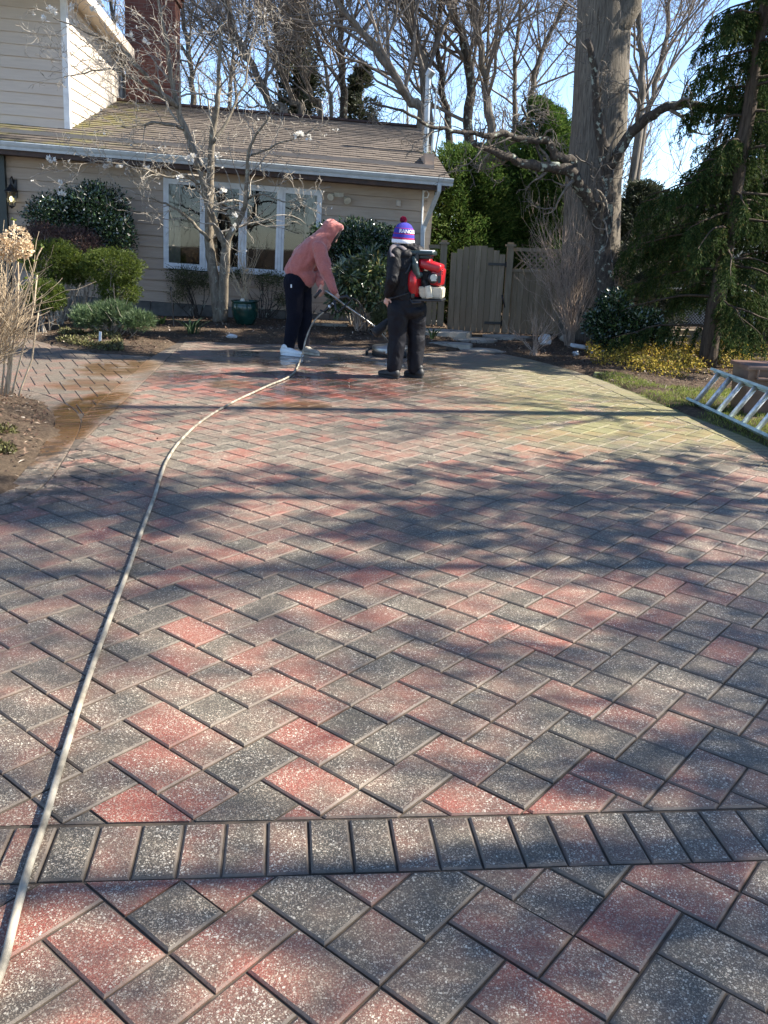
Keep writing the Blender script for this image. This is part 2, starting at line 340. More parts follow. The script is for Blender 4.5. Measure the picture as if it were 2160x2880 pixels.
M['yellow'] = leafmat('yellow green ground foliage', [(0, (.1, .08, .015)), (.5, (.38, .29, .04)), (.85, (.6, .46, .08)), (1, (.3, .14, .04))], .6, .4)
M['cover'] = leafmat('low green brown cover', [(0, (.05, .035, .015)), (.5, (.1, .09, .03)), (1, (.2, .2, .07))], .6, .2)
M['litter'] = leafmat('dry leaves and bark chips', [(0, (.03, .018, .012)), (.45, (.1, .055, .035)), (.8, (.2, .12, .075)), (.95, (.38, .3, .22)), (1, (.55, .48, .4))], .8, .1)
M['grass'] = leafmat('grass blades', [(0, (.09, .12, .02)), (.6, (.22, .27, .05)), (.9, (.36, .38, .1)), (1, (.45, .38, .2))], .6, .4)
M['bloom'] = leafmat('white bloom', [(0, (.72, .68, .6)), (1, (.88, .86, .8))], .6, .3)
M['dried'] = leafmat('dried hydrangea petals', [(0, (.5, .35, .2)), (1, (.85, .7, .48))], .8, .3)
M['stone'] = simple('pale flagstone', (.33, .29, .23), .9, var=.25, scale=4, bmp=.5)
M['quartz'] = simple('white stone', (.6, .6, .58), .8, var=.2, bmp=.4)
M['teal'] = simple('teal green glaze', (.01, .045, .035), .18, var=.3, scale=5, bmp=.05)
M['hose'] = simple('beige pressure hose', (.3, .265, .2), .55, var=.38, scale=9)
M['skin'] = simple('skin', (.52, .3, .22), .5, var=.1)
M['hoodie'] = cloth_mat('dusty red fleece', (.36, .115, .095), (.43, .15, .125), .95, 6, .8, .045, .3)
M['navy'] = cloth_mat('navy sweatpants', (.002, .0025, .007), (.0045, .0055, .013), .95, 5, .5, .03, 0)
M['jacket'] = cloth_mat('black jacket', (.002, .002, .003), (.006, .006, .008), .6, 7, .7, .04, 0)
M['wpants'] = cloth_mat('black work trousers', (.0018, .002, .0045), (.0045, .005, .009), .65, 5, .7, .04, 0)
M['shoe_w'] = simple('white sneaker leather', (.7, .7, .66), .5, var=.1)
M['shoe_g'] = simple('grey sneaker', (.3, .27, .22), .6, var=.2)
M['boot'] = simple('black boot', (.014, .014, .014), .6, var=.2)
M['red'] = simple('red engine plastic', (.36, .01, .014), .3, var=.12, bmp=.05)
M['cream'] = simple('cream fuel tank', (.55, .5, .38), .45, var=.15, scale=14)
M['grnblk'] = simple('green black plastic', (.02, .035, .033), .3, var=.2)
M['strap'] = simple('grey padded strap', (.13, .11, .115), .8)
M['knit_b'] = simple('blue knit', (.035, .03, .3), .95, var=.2, scale=90, bmp=.6, bscale=220)
M['knit_r'] = simple('red knit', (.3, .012, .07), .95, var=.2, scale=90, bmp=.6, bscale=220)
M['knit_w'] = simple('white knit', (.75, .75, .78), .95, var=.08, scale=90, bmp=.6, bscale=220)
M['rail'] = simple('pale green fibreglass', (.38, .48, .45), .5, var=.2, scale=10)
M['alu'] = simple('ladder aluminium', (.62, .62, .62), .45, .6, var=.18, scale=30)
M['bin'] = simple('brown plastic bin', (.13, .075, .055), .5, var=.15)
M['hair'] = simple('dark hair', (.03, .02, .015), .7)
def glassmat(name, tint=(1, 1, 1), lo=.04, r=.02):
    m, nt, b = newmat(name); nt.nodes.remove(b)
    t = nd(nt, 'ShaderNodeBsdfTransparent'); t.inputs[0].default_value = c4(tint); g = nd(nt, 'ShaderNodeBsdfGlossy'); g.inputs['Roughness'].default_value = r
    fr = nd(nt, 'ShaderNodeFresnel'); fr.inputs[0].default_value = 1.35; mx = nd(nt, 'ShaderNodeMixShader')
    nt.links.new(mth(nt, 'ADD', fr.outputs[0], lo), mx.inputs[0]); nt.links.new(t.outputs[0], mx.inputs[1]); nt.links.new(g.outputs[0], mx.inputs[2]); nt.links.new(mx.outputs[0], nt.nodes['Material Output'].inputs[0])
    return m
M['glass'] = glassmat('window glass', (.6, .63, .6)); M['lglass'] = glassmat('lantern glass', (.9, .88, .8))
def emit(name, col, s):
    m, nt, b = newmat(name); b.inputs['Emission Color'].default_value = c4(col); b.inputs['Emission Strength'].default_value = s; return m
M['bulb'] = emit('lit lantern bulb', (1, .9, .5), 1.6)

# ------------------------------------------------------------------ patio outline and ground height
def xy(p): return (p.x, p.y)
LEFTBED = [(-5.2, -2.5), (-3.6, 2.2), (-2.65, 4.4)] + [xy(G(*p)) for p in ((0, 1390), (65, 1327), (119, 1254), (150, 1205), (156, 1172), (123, 1139), (36, 1103))] + [(-5.4, 9.0), (-9, 10.3)]
BACK = [(-9, 13.2), (-6.6, 13.0)] + [xy(G(*p)) for p in ((87, 954), (155, 972), (181, 978), (271, 994), (354, 998), (427, 1003), (506, 957), (600, 962), (700, 968), (900, 970), (1000, 976), (1060, 986), (1200, 994), (1290, 986), (1330, 975), (1380, 980))]
RIGHT = [xy(G(*p)) for p in ((1419, 996), (1500, 1012), (1580, 1033), (1662, 1057), (1735, 1085), (1803, 1114), (1905, 1156), (2033, 1203), (2160, 1255))] + [(3.2, 6.0), (3.35, 4.5), (3.4, 2.5), (3.3, -2.5)]
PATIO = LEFTBED + BACK + RIGHT
PA = np.array(PATIO)
def seg_dist(poly, x, y, closed=False):
    A = poly; B = np.roll(poly, -1, 0)
    if not closed: A = A[:-1]; B = B[:-1]
    d = B-A; t = np.clip(((x-A[:, 0])*d[:, 0]+(y-A[:, 1])*d[:, 1])/((d**2).sum(1)+1e-12), 0, 1)
    q = A+d*t[:, None]; dd = np.hypot(q[:, 0]-x, q[:, 1]-y); i = int(dd.argmin()); return dd[i], i
def inside(poly, x, y):
    A = poly; B = np.roll(poly, -1, 0)
    c = ((A[:, 1] > y) != (B[:, 1] > y)) & (x < (B[:, 0]-A[:, 0])*(y-A[:, 1])/(B[:, 1]-A[:, 1]+1e-15)+A[:, 0])
    return bool(c.sum() % 2)
def sdist(x, y):
    d = seg_dist(PA, x, y, True)[0]; return -d if inside(PA, x, y) else d
def sstep(t): t = max(0, min(1, t)); return t*t*(3-2*t)
def gz(x, y):
    if abs(x) > 12 or y > 26 or y < -4: return -.05
    d = sdist(x, y); nn = mnoise.noise(Vector((x*3.1, y*3.1, 7)))+.5*mnoise.noise(Vector((x*8, y*8, 2)))
    if x < -2 and y < 8.6: d += .1+.16*nn
    elif y > 11: d += .04+.09*nn
    if d <= 0: return -.09
    z = -.03+.05*sstep(d/.12)
    if x < -2 and y < 10.5: z += .26*sstep(d/1.3)*sstep((10.5-y)/1.5)
    if x < 1 and y > 11: z += .09*sstep(d/1.2)
    z += .02*mnoise.noise(Vector((x*1.7, y*1.7, 0)))*sstep(d/.3)+.008*mnoise.noise(Vector((x*9, y*9, 3)))*sstep(d/.1)
    return z
def axis(lo, hi, a, b, st):
    r = list(np.arange(a, b+1e-6, st)); s = st; x = a; L = []
    while x > lo: s *= 1.35; x -= s; L.append(x)
    s = st; x = r[-1]; Rr = []
    while x < hi: s *= 1.35; x += s; Rr.append(x)
    return L[::-1]+r+Rr
def ground():
    mb = MB(); xs = axis(-300, 300, -6, 6, .12); ys = axis(-60, 600, 3, 17.5, .12)
    for y in ys:
        for x in xs: mb.v.append((x, y, gz(x, y)))
    n = len(xs)
    for j in range(len(ys)-1):
        for i in range(n-1): mb.f.append((j*n+i, j*n+i+1, (j+1)*n+i+1, (j+1)*n+i)); mb.m.append(0)
    mb.build('ground', M['soil'], smooth=True, kind='structure')
ground()
mb = MB(); mb.add([(p[0], p[1], -.0085) for p in PATIO], [tuple(range(len(PATIO)))]); mb.build('paving_base', M['sand'], kind='structure')

# ------------------------------------------------------------------ paving: every paver a bevelled stone
U = .083124; TH = -.6845956; X0, Y0 = -.845988, 2.506916
LA = Vector((math.cos(TH), math.sin(TH))); LB = Vector((-math.sin(TH), math.cos(TH)))
TONE = {}
for part in """r-1,0:.4 s-3,1:.35 s0,-1:.45 r-2,1:.75 g0,-1:.35 r1,-1:.2 s-1,0:.12 g-1,0:.4 r0,0:.85 s-2,1:.1 s1,-1:.6 r-1,1:.85 g1,-1:.35 r2,-1:.5 s0,0:.65 g0,0:.03 r1,0:.85 s-1,1:.3 s2,-1:.3 r0,1:.8 g2,-1:.3 s1,0:.6 g1,0:.03 r2,0:1 s0,1:.6 g3,-1:.05 s3,-1:.6
g-8,4:.1 r-7,4:.1 g-5,2:.4 r-4,2:.6 s-6,3:.15 g-6,3:.4 r-5,3:.75 s-7,4:.15 g-3,1:.6 s-4,2:.3 r-6,4:.6 g-4,2:.3 r-3,2:.7 s-5,3:.6 g-5,3:.55 r-4,3:.1 g-2,1:.03 s-3,2:.45 r-5,4:.05 g-3,2:.05 r-2,2:.7 s-4,3:.1 g-4,3:.6 r-3,3:.65 g-1,1:.4 s-2,2:.15 g-2,2:.9 r-1,2:.75 s-3,3:.6
g2,0:.7 s1,1:.65 r3,0:.85 r2,1:.05 g4,-1:.85 s3,0:.15 g3,0:.65 s2,1:.5 r4,0:.75 r3,1:.75 g5,-1:.4 s4,0:.55 g4,0:.5 g-1,2:.1 r0,2:.5 r-1,3:.75 g1,1:.05 s0,2:.3 g0,2:.85 s-1,3:.5 r1,2:.6 r0,3:.15 g2,1:.25 s1,2:.7 g1,2:.15 r2,2:.85
g-3,0:.65 r-2,0:.85 s-4,1:.35 g0,-2:.5 s-1,-1:.5 r-3,1:.7 g-1,-1:.4 r0,-1:.3 s-2,0:.4 g-4,0:.45 r-3,0:.85 s-3,0:.3 g-2,-1:.1 r-1,-1:.4 g-3,-1:.1 r-2,-1:.3 s-4,0:.5 s-2,-1:.5 g-1,-2:.6 r-4,1:.1 g-5,1:.2 s-5,1:.6 r-5,1:.75 r-4,0:.75 g-5,0:.05 s-5,0:.5 g-4,-1:.05 r-3,-1:.6 g-2,-2:.6 r-6,1:.75""".split():
    k_, v_ = part.split(':'); TONE[k_] = float(v_)
def clip_line(poly, p, q, off=0.0):            # keep what lies on the left of p->q
    dx, dy = q[0]-p[0], q[1]-p[1]; l = math.hypot(dx, dy); nx, ny = -dy/l, dx/l
    sd = [(v[0]-p[0])*nx+(v[1]-p[1])*ny-off for v in poly]; out = []
    for i in range(len(poly)):
        a, b = poly[i], poly[(i+1) % len(poly)]; sa, sb = sd[i], sd[(i+1) % len(poly)]
        if sa >= 0: out.append(a)
        if (sa >= 0) != (sb >= 0): t = sa/(sa-sb); out.append((a[0]+(b[0]-a[0])*t, a[1]+(b[1]-a[1])*t))
    return out
def clip_path(poly, path, off=0.0):
    if not poly: return poly
    cx = sum(p[0] for p in poly)/len(poly); cy = sum(p[1] for p in poly)/len(poly)
    pa = np.array(path); _, i = seg_dist(pa, cx, cy)
    return clip_line(poly, path[i], path[i+1], off)
def inset(poly, g):
    n = len(poly); out = poly
    for i in range(n):
        a, b = poly[i], poly[(i+1) % n]
        if math.hypot(a[0]-b[0], a[1]-b[1]) < 1e-4: continue
        out = clip_line(out, a, b, g)
        if len(out) < 3: return []
    return out
def parea(p): return .5*sum(p[i][0]*p[(i+1) % len(p)][1]-p[(i+1) % len(p)][0]*p[i][1] for i in range(len(p)))
class Paving:
    def __init__(s): s.v = []; s.f = []; s.t = []; s.e = []; s.rng = random.Random(5)
    def stone(s, poly, tone=None, dz=None):
        if len(poly) < 3: return
        if parea(poly) < 0: poly = poly[::-1]
        if parea(poly) < 3e-4: return
        cl = [poly[0]]
        for p in poly[1:]:
            if math.hypot(p[0]-cl[-1][0], p[1]-cl[-1][1]) > 2e-3: cl.append(p)
        p0 = inset(cl, .0032); p1 = inset(cl, .0088)
        if len(p0) < 3 or len(p1) != len(p0): 
            if len(p0) < 3: return
            p1 = None
        r = s.rng
        if tone is None: tone = r.choice((.05, .12, .22, .35, .42, .5, .55, .62, .72, .82))
        z = r.uniform(-.0018, .0018) if dz is None else dz; ax, ay = r.gauss(0, .0035), r.gauss(0, .0035)
        cx = sum(p[0] for p in p0)/len(p0); cy = sum(p[1] for p in p0)/len(p0)
        zz = lambda p, h: z+h+(p[0]-cx)*ax+(p[1]-cy)*ay
        n = len(p0); b = len(s.v)
        s.v += [(p[0], p[1], -.03) for p in p0]+[(p[0], p[1], zz(p, -.0045)) for p in p0]
        for i in range(n):
            j = (i+1) % n; s.f.append((b+i, b+j, b+n+j, b+n+i)); s.t.append(tone); s.e.append(1)
        if p1:
            s.v += [(p[0], p[1], zz(p, 0)) for p in p1]
            for i in range(n):
                j = (i+1) % n; s.f.append((b+n+i, b+n+j, b+2*n+j, b+2*n+i)); s.t.append(tone); s.e.append(1)
            s.f.append(tuple(b+2*n+i for i in range(n)))
        else: s.f.append(tuple(b+n+i for i in range(n)))
        s.t.append(tone); s.e.append(0)
    def build(s, name):
        me = bpy.data.meshes.new(name); me.from_pydata(s.v, [], s.f); me.materials.append(M['paver'])
        a = me.attributes.new('tone', 'FLOAT', 'FACE'); a.data.foreach_set('value', s.t)
        a = me.attributes.new('edge', 'FLOAT', 'FACE'); a.data.foreach_set('value', s.e)
        o = bpy.data.objects.new(name, me); COL.objects.link(o); o['kind'] = 'structure'; return o
def offset_path(path, d):                       # to the left by d
    out = []
    for i, p in enumerate(path):
        a = path[max(i-1, 0)]; b = path[min(i+1, len(path)-1)]; dx, dy = b[0]-a[0], b[1]-a[1]; l = math.hypot(dx, dy)
        out.append((p[0]-dy/l*d, p[1]+dx/l*d))
    return out
def resample(path, step):
    L = [0]
    for a, b in zip(path, path[1:]): L.append(L[-1]+math.hypot(b[0]-a[0], b[1]-a[1]))
    n = max(1, round(L[-1]/step)); out = []; k = 0
    for i in range(n+1):
        t = L[-1]*i/n
        while k < len(L)-2 and L[k+1] < t: k += 1
        u = (t-L[k])/max(1e-9, L[k+1]-L[k]); out.append((path[k][0]+(path[k+1][0]-path[k][0])*u, path[k][1]+(path[k+1][1]-path[k][1])*u))
    return out
def soldier(pv, path, width, step=.113, tones=None, skew=0):
    a = resample(path, step); b = offset_path(a, width)
    for i in range(len(a)-1):
        pv.stone([a[i], a[i+1], b[i+1], b[i]], tones(i) if tones else None)
def smooth(path, it=2):
    for _ in range(it):
        q = [path[0]]
        for a, b in zip(path, path[1:]): q += [(a[0]*.75+b[0]*.25, a[1]*.75+b[1]*.25), (a[0]*.25+b[0]*.75, a[1]*.25+b[1]*.75)]
        path = q+[path[-1]]
    return path
SW = .208
R_out = smooth(RIGHT); R_in = offset_path(R_out[::-1], -SW)[::-1]   # running away -> towards the viewer, patio on the left?
BED = smooth(LEFTBED)
# the soldier course across the foreground
S_LO = [(-4.2, 1.42), (-.83, 1.748), (1.024, 1.922), (4, 2.2)]; S_HI = [(-4.2, 1.645), (-1.013, 1.957), (0.018, 2.047), (1.157, 2.153), (4, 2.42)]
BI = [xy(G(485, 994)), xy(G(394, 1084)), xy(G(318, 1166)), xy(G(242, 1231))]; BO = [xy(G(427, 1003)), xy(G(383, 1034)), xy(G(307, 1106)), xy(G(203, 1197))]
def ext(a, b, t): return (a[0]+(b[0]-a[0])*t, a[1]+(b[1]-a[1])*t)
bi0, bi1 = ext(BI[3], BI[0], 1.12), ext(BI[0], BI[3], 1.0); bo0, bo1 = ext(BO[3], BO[0], 1.12), ext(BO[0], BO[3], 1.12)
pv = Paving()
def lattice(pv, region, x0, y0, th, rng_i, rng_j, keyed=False, bounds=None):
    A = (math.cos(th), math.sin(th)); B = (-math.sin(th), math.cos(th))
    for i in range(*rng_i):
        for j in range(*rng_j):
            a, b = 2*i+7*j, -2*i+j
            for t, da, w, h in (('r', 0, 3, 2), ('s', 3, 2, 2), ('g', 5, 2, 3)):
                c = [(a+da, b), (a+da+w, b), (a+da+w, b+h), (a+da, b+h)]
                P = [(x0+U*(p*A[0]+q*B[0]), y0+U*(p*A[1]+q*B[1])) for p, q in c]
                cx = sum(p[0] for p in P)/4; cy = sum(p[1] for p in P)/4
                if not (bounds[0] < cx < bounds[1] and bounds[2] < cy < bounds[3]): continue
                for poly in region(P, cx, cy):
                    pv.stone(poly, TONE.get(f'{t}{i},{j}') if keyed else None)
PB = np.array(BACK)
def far_from(P, path, d):
    return seg_dist(np.array(path), sum(p[0] for p in P)/len(P), sum(p[1] for p in P)/len(P))[0] > d
def common(P):
    # PATIO runs clockwise: interior on the right of each path, so clip against the reversed path
    for path, off in ((LB_r, SW), (BK_r, 0.0), (RT_r, SW)):
        if P and not far_from(P, path, .5): P = clip_path(P, path, off)
    if len(P) < 3: return []
    cx = sum(p[0] for p in P)/len(P); cy = sum(p[1] for p in P)/len(P)
    return P if inside(PA, cx, cy) else []
LB_r = BED[::-1]; BK_r = BACK[::-1]; RT_r = R_out[::-1]
def reg_main(P, cx, cy):
    out = []
    if cy > 1.3+cx*.085+.2:
        Q = clip_path(P, S_HI) if cy < 3.2 else P
        if len(Q) >= 3 and cx < 0: Q = clip_line(Q, bi1, bi0) if False else clip_line(Q, bi0, bi1, 0) if cy > 6.2 else Q
        Q = common(Q) if len(Q) >= 3 else []
        if Q: out.append(Q)
    if cy < 2.6:
        Q = clip_path(P, S_LO[::-1]); Q = common(Q) if len(Q) >= 3 else []
        if Q: out.append(Q)
    return out
lattice(pv, reg_main, X0, Y0, TH, (-110, 60), (-30, 40), True, (-5, 4, -2.4, 14.4))
def reg_left(P, cx, cy):
    Q = clip_line(P, bo1, bo0); Q = common(Q) if len(Q) >= 3 else []
    return [Q] if Q else []
lattice(pv, reg_left, -3.0, 9.0, TH-.42, (-110, 110), (-40, 40), False, (-9, -2.2, 7.4, 13.4))
TS = [.45, .2, .1, .45, .08, .5, .15, .5, .35, .4, .2, .1, .5, .2, .35, .15, .5, .3, .35, .3]
def tn(i): return TS[(i-26) % 20] if i > 0 else .3
A_ = resample(S_LO, .1126); B_ = []
for p in A_: B_.append((p[0]-.026, p[1]+.2125))
for i in range(len(A_)-1):
    Q = [A_[i], A_[i+1], (B_[i+1][0], B_[i+1][1]), (B_[i][0], B_[i][1])]; Q = clip_path(Q, S_HI[::-1], .001)
    if len(Q) >= 3: Q = common(Q)
    if Q: pv.stone(Q, tn(i))
w_ = math.hypot(BI[1][0]-BO[1][0], BI[1][1]-BO[1][1])
a0 = resample([bo0, bo1], .113); b0 = resample([bi0, bi1], .113); nn = min(len(a0), len(b0))
a0 = [ext(bo0, bo1, i/nn) for i in range(nn+1)]; b0 = [ext(bi0, bi1, i/nn) for i in range(nn+1)]
for i in range(nn):
    Q = common([a0[i], a0[i+1], b0[i+1], b0[i]])
    if Q: pv.stone(Q, random.Random(i).choice((.25, .35, .4)))
soldier(pv, R_out[::-1], SW, .113, lambda i: random.Random(i*3).choice((.3, .38, .42, .25)))
soldier(pv, LB_r, SW, .16, lambda i: random.Random(i*7).choice((.3, .38, .42, .25)))
pv.build('paving')
# ------------------------------------------------------------------ house
P0 = at(1187, 905, 16.2)
HM = Matrix.Translation(P0) @ Matrix.Rotation(rad(5), 4, 'Z') @ Matrix.Rotation(rad(2.3), 4, 'Y'); HI = HM.inverted()
def HL(x, y, ax=1, v=0.0):                     # photo pixel -> house coordinates on a plane
    o = HI @ CAM; d = (HI.to_3x3()) @ ray(x, y); return o+d*((v-o[ax])/d[ax])
house = empty('house', (0, 0, 0), 'beige clapboard house with a brown shingle roof and a taller wing at left', 'house'); house.matrix_basis = HM
XL = -10.5; EY = -.6; EZ = 2.47; RY_ = 4.8; RZ_ = 3.84; XE = .19
def roof_z(y): return EZ+(y-EY)*(RZ_-EZ)/(RY_-EY)
def siding(mb, x0, x1, y, z0, z1, step=.188, lap=.026, side='y'):
    z = z0
    while z < z1-.01:
        zt = min(z+step, z1)
        zk = zt-.014; mb.add([(x0, y-lap, z), (x1, y-lap, z), (x1, y-.006, zk), (x0, y-.006, zk), (x0, y+.015, z), (x1, y+.015, z), (x0, y+.015, zk), (x1, y+.015, zk), (x1, y+.015, zt), (x0, y+.015, zt)], [(0, 1, 2, 3), (4, 5, 1, 0), (3, 2, 7, 6), (6, 7, 8, 9)])
        z = zt
mb = MB(); Z0 = .04; WX0, WX1, WZ0, WZ1 = -4.63, -1.99, Z0+.188*3, Z0+.188*11
siding(mb, XL, WX0, 0, Z0, 2.62); siding(mb, WX1, -.03, 0, Z0, 2.62); siding(mb, WX0, WX1, 0, Z0, WZ0); siding(mb, WX0, WX1, 0, WZ1, 2.62)
for a_, b_, c_, d_ in ((XL, WX0, -.3, 2.7), (WX1, -.01, -.3, 2.7), (WX0, WX1, -.3, WZ0), (WX0, WX1, WZ1, 2.7)): mb.box((a_, .02, c_), (b_, .2, d_))
mb.box((-.16, .2, -.3), (0, 9, 2.9))
mb.build('front_wall', M['siding'], house)
mb = MB(); mb.box((-.09, -.035, .02), (.02, .06, 2.62)); mb.build('corner_trim', M['siding'], house)
mb = MB(); 
x = XL
while x < 0: mb.rbox(((x+.2), -.0, -.13), (.39, .16, .33), bev=.008); x += .4
mb.build('foundation', M['found'], house)
# shingle roof, in courses
roof = MB(); NR = 26
for k in range(NR):
    y0 = EY-.05+(RY_-EY+.05)*k/NR; y1 = EY-.05+(RY_-EY+.05)*(k+1)/NR
    z0, z1 = roof_z(y0)+.014, roof_z(y1)+.002
    n = 36; xs = [XL+(XE-XL)*i/n for i in range(n+1)]
    for i in range(n):
        w0 = .004*math.sin(i*1.7+k*2.3); roof.add([(xs[i], y0, z0+w0), (xs[i+1], y0, z0+w0), (xs[i+1], y1, z1), (xs[i], y1, z1), (xs[i], y0, z0-.02), (xs[i+1], y0, z0-.02)], [(0, 1, 2, 3), (4, 5, 1, 0)])
roof.quad((XL, RY_, RZ_+.01), (XE, RY_, RZ_+.01), (XE, RY_+4.6, RZ_-1.2), (XL, RY_+4.6, RZ_-1.2))
roof.quad((XE, EY, EZ-.05), (XE, RY_, RZ_-.05), (XL, RY_, RZ_-.05), (XL, EY, EZ-.05))
rf = roof.build('roof', M['shingle'], house)
mb = MB(); mb.tube([(XL, RY_, RZ_+.02), (XE, RY_, RZ_+.02)], .05, 6); mb.build('ridge_cap', M['brown'], rf)
mb = MB(); mb.quad((XE+.005, EY, EZ-.17), (XE+.005, RY_, RZ_-.17), (XE+.005, RY_, RZ_+.0), (XE+.005, EY, EZ+.0)); mb.quad((XE-.03, EY, EZ-.17), (XE-.03, RY_, RZ_-.17), (XE+.005, RY_, RZ_-.17), (XE+.005, EY, EZ-.17)); mb.build('rake_board', M['siding_up'], rf)
mb = MB(); mb.box((XL, EY+.03, EZ-.21), (XE-.06, EY+.06, EZ-.03)); mb.box((XL, EY+.06, EZ-.2), (XE-.06, .0, EZ-.18)); mb.build('eave_soffit', M['brown'], house)
# gutter: K profile
g = MB(); pr = [(0, .1), (-.11, .1), (-.115, .09), (-.095, .05), (-.07, .02), (-.06, -.02), (0, -.02)]
gz0 = EZ-.115
vs = [(XL, EY+.03+a, gz0+b) for a, b in pr]+[(XE+.06, EY+.03+a, gz0+b) for a, b in pr]; n = len(pr)
g.add(vs, [(i, i+1, n+i+1, n+i) for i in range(n-1)]+[tuple(range(n-1, -1, -1)), tuple(range(n, 2*n))])
g.build('gutter', M['gutter'], house)
ds = MB(); q = [HL(1236, 512, 1, EY-.03), HL(1235, 535, 1, EY-.03), HL(1195, 632, 1, -.09), HL(1189, 655, 1, -.09), HL(1183, 880, 1, -.09)]
q[0].z = gz0; ds.tube(q, .05, 4); ds.build('downspout', M['gutter'], house)
cn = MB(); cn.tube([HL(1191, 532, 1, -.05), HL(1186, 640, 1, -.05), HL(1183, 760, 1, -.05)], .018, 6); cn.tube([HL(1192, 540, 1, -.05), HL(1200, 535, 1, -.08), HL(1206, 545, 1, -.09), HL(1202, 556, 1, -.08), HL(1191, 556, 1, -.05)], .012, 6); cn.build('conduit', M['white'], house)
# picture window of four sashes
x0, x1, z0, z1 = -4.63, -1.99, .69, 2.08
win = MB(); fw = .042
ms = [x0, HL(575, 600).x, HL(684, 600).x, HL(790, 600).x, x1]
win.box((x0-.03, -.06, z0-.06), (x1+.03, .0, z0)); win.box((x0-.03, -.055, z1), (x1+.03, .0, z1+.05)); win.box((x0-.045, -.058, z0-.058), (x0+.0, .0, z1+.048)); win.box((x1, -.058, z0-.058), (x1+.045, .0, z1+.048))
wf = win.build('window', M['white'], house)
for k in range(3): mb = MB(); c = ms[k+1]; mb.box((c-.026, -.056, z0), (c+.026, -.01, z1)); mb.build('mullion', M['white'], wf)
for k in range(4):
    a, b = ms[k]+(.0 if k == 0 else .03), ms[k+1]-(.0 if k == 3 else .03); mb = MB()
    for bx in (((a, z0), (a+fw, z1)), ((b-fw, z0), (b, z1)), ((a+fw, z0), (b-fw, z0+fw)), ((a+fw, z1-fw), (b-fw, z1))): mb.box((bx[0][0], -.045, bx[0][1]), (bx[1][0], -.015, bx[1][1]))
    mb.build('sash', M['white'], wf)
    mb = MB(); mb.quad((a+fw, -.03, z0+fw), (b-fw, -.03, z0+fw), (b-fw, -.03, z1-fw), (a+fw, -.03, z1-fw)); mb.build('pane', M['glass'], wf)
    if k in (0, 3):
        mb = MB(); xa = a+fw if k == 0 else b-fw-.2
        for i in range(6): mb.add([(xa+i*.033, -.0+.02*(i % 2), z0+fw), (xa+(i+1)*.033, -.0+.02*((i+1) % 2), z0+fw), (xa+(i+1)*.033, -.0+.02*((i+1) % 2), z1-fw), (xa+i*.033, -.0+.02*(i % 2), z1-fw)], [(0, 1, 2, 3)])
        mb.build('curtain', M['curtain'], wf)
# the siding is continuous behind the window: a dark room backing and pale sills seen through the panes
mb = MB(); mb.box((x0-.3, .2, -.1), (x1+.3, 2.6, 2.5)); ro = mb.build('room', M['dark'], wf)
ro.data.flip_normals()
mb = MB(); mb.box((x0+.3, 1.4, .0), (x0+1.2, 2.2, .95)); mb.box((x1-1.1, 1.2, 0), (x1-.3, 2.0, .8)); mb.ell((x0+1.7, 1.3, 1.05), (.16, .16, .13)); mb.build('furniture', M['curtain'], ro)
# dark green entrance at the far left
mb = MB(); a = HL(-60, 680); b = HL(17, 440); mb.box((a.x, -.12, -.2), (b.x, -.03, 2.3)); mb.build('porch_post', M['dkgreen'], house)
# upper wing
UF = .85; XC = -6.46; UB = 5.25; zt = 8.2
mb = MB(); siding(mb, XL-1, XC-.04, UF, roof_z(UF)-.03, 7); mb.box((XL-1, UF+.004, 2.3), (XC-.03, UF+.1, 7)); mb.build('upper_front_wall', M['siding_up'], house)
# gable wall facing +x, sloped courses seen edge-on, with a raked top
rk = lambda y: HL(403, 197, 0, XC+.35).z+.0+(6.24-y)*.24
ga = HL(243, 0, 0, XC+.3); gb = HL(403, 197, 0, XC+.3); slope = (gb.z-ga.z)/(gb.y-ga.y)
def rake(y): return gb.z+(y-gb.y)*slope
mb = MB(); z = 2.6; step = .188
while z < 7.2:
    zz = z+step; y_end = UB
    yl = [UF+(UB-UF)*i/24 for i in range(25)]
    for a, b in zip(yl, yl[1:]):
        top = min(zz, rake((a+b)/2)-.02)
        if top > z: mb.add([(XC+.018, a, z), (XC+.018, b, z), (XC+.003, b, top), (XC+.003, a, top), (XC, a, z), (XC, b, z)], [(0, 1, 2, 3), (4, 5, 1, 0)])
    z = zz
mb.quad((XC-.002, UF, 2.2), (XC-.002, UB, 2.2), (XC-.002, UB, rake(UB)), (XC-.002, UF, rake(UF)))
mb.quad((XC-.002, UB, 2.2), (XL-1, UB, 2.2), (XL-1, UB, rake(UB)), (XC-.002, UB, rake(UB)))
mb.build('gable_wall', M['siding_up'], house)
mb = MB(); mb.box((XC-.07, UF-.03, roof_z(UF)-.05), (XC+.03, UF+.09, 7)); mb.build('upper_corner_trim', M['white'], house); mb = MB(); mb.box((XC-.02, UB-.08, RZ_-.1), (XC+.03, UB+.03, rake(UB))); mb.build('upper_corner_trim', M['white'], house)
yk0, yk1 = UF-2.0, 6.3
mb = MB(); 
for (xa, xb, dz, th) in ((XL-1, XC+.36, 0, .1),):
    mb.add([(xa, yk0, rake(yk0)), (xb, yk0, rake(yk0)), (xb, yk1, rake(yk1)), (xa, yk1, rake(yk1)), (xa, yk0, rake(yk0)+th), (xb, yk0, rake(yk0)+th), (xb, yk1, rake(yk1)+th), (xa, yk1, rake(yk1)+th)], [(3, 2, 1, 0), (4, 5, 6, 7), (0, 1, 5, 4), (2, 3, 7, 6), (3, 0, 4, 7)])
ur = mb.build('upper_roof', M['shingle'], house)
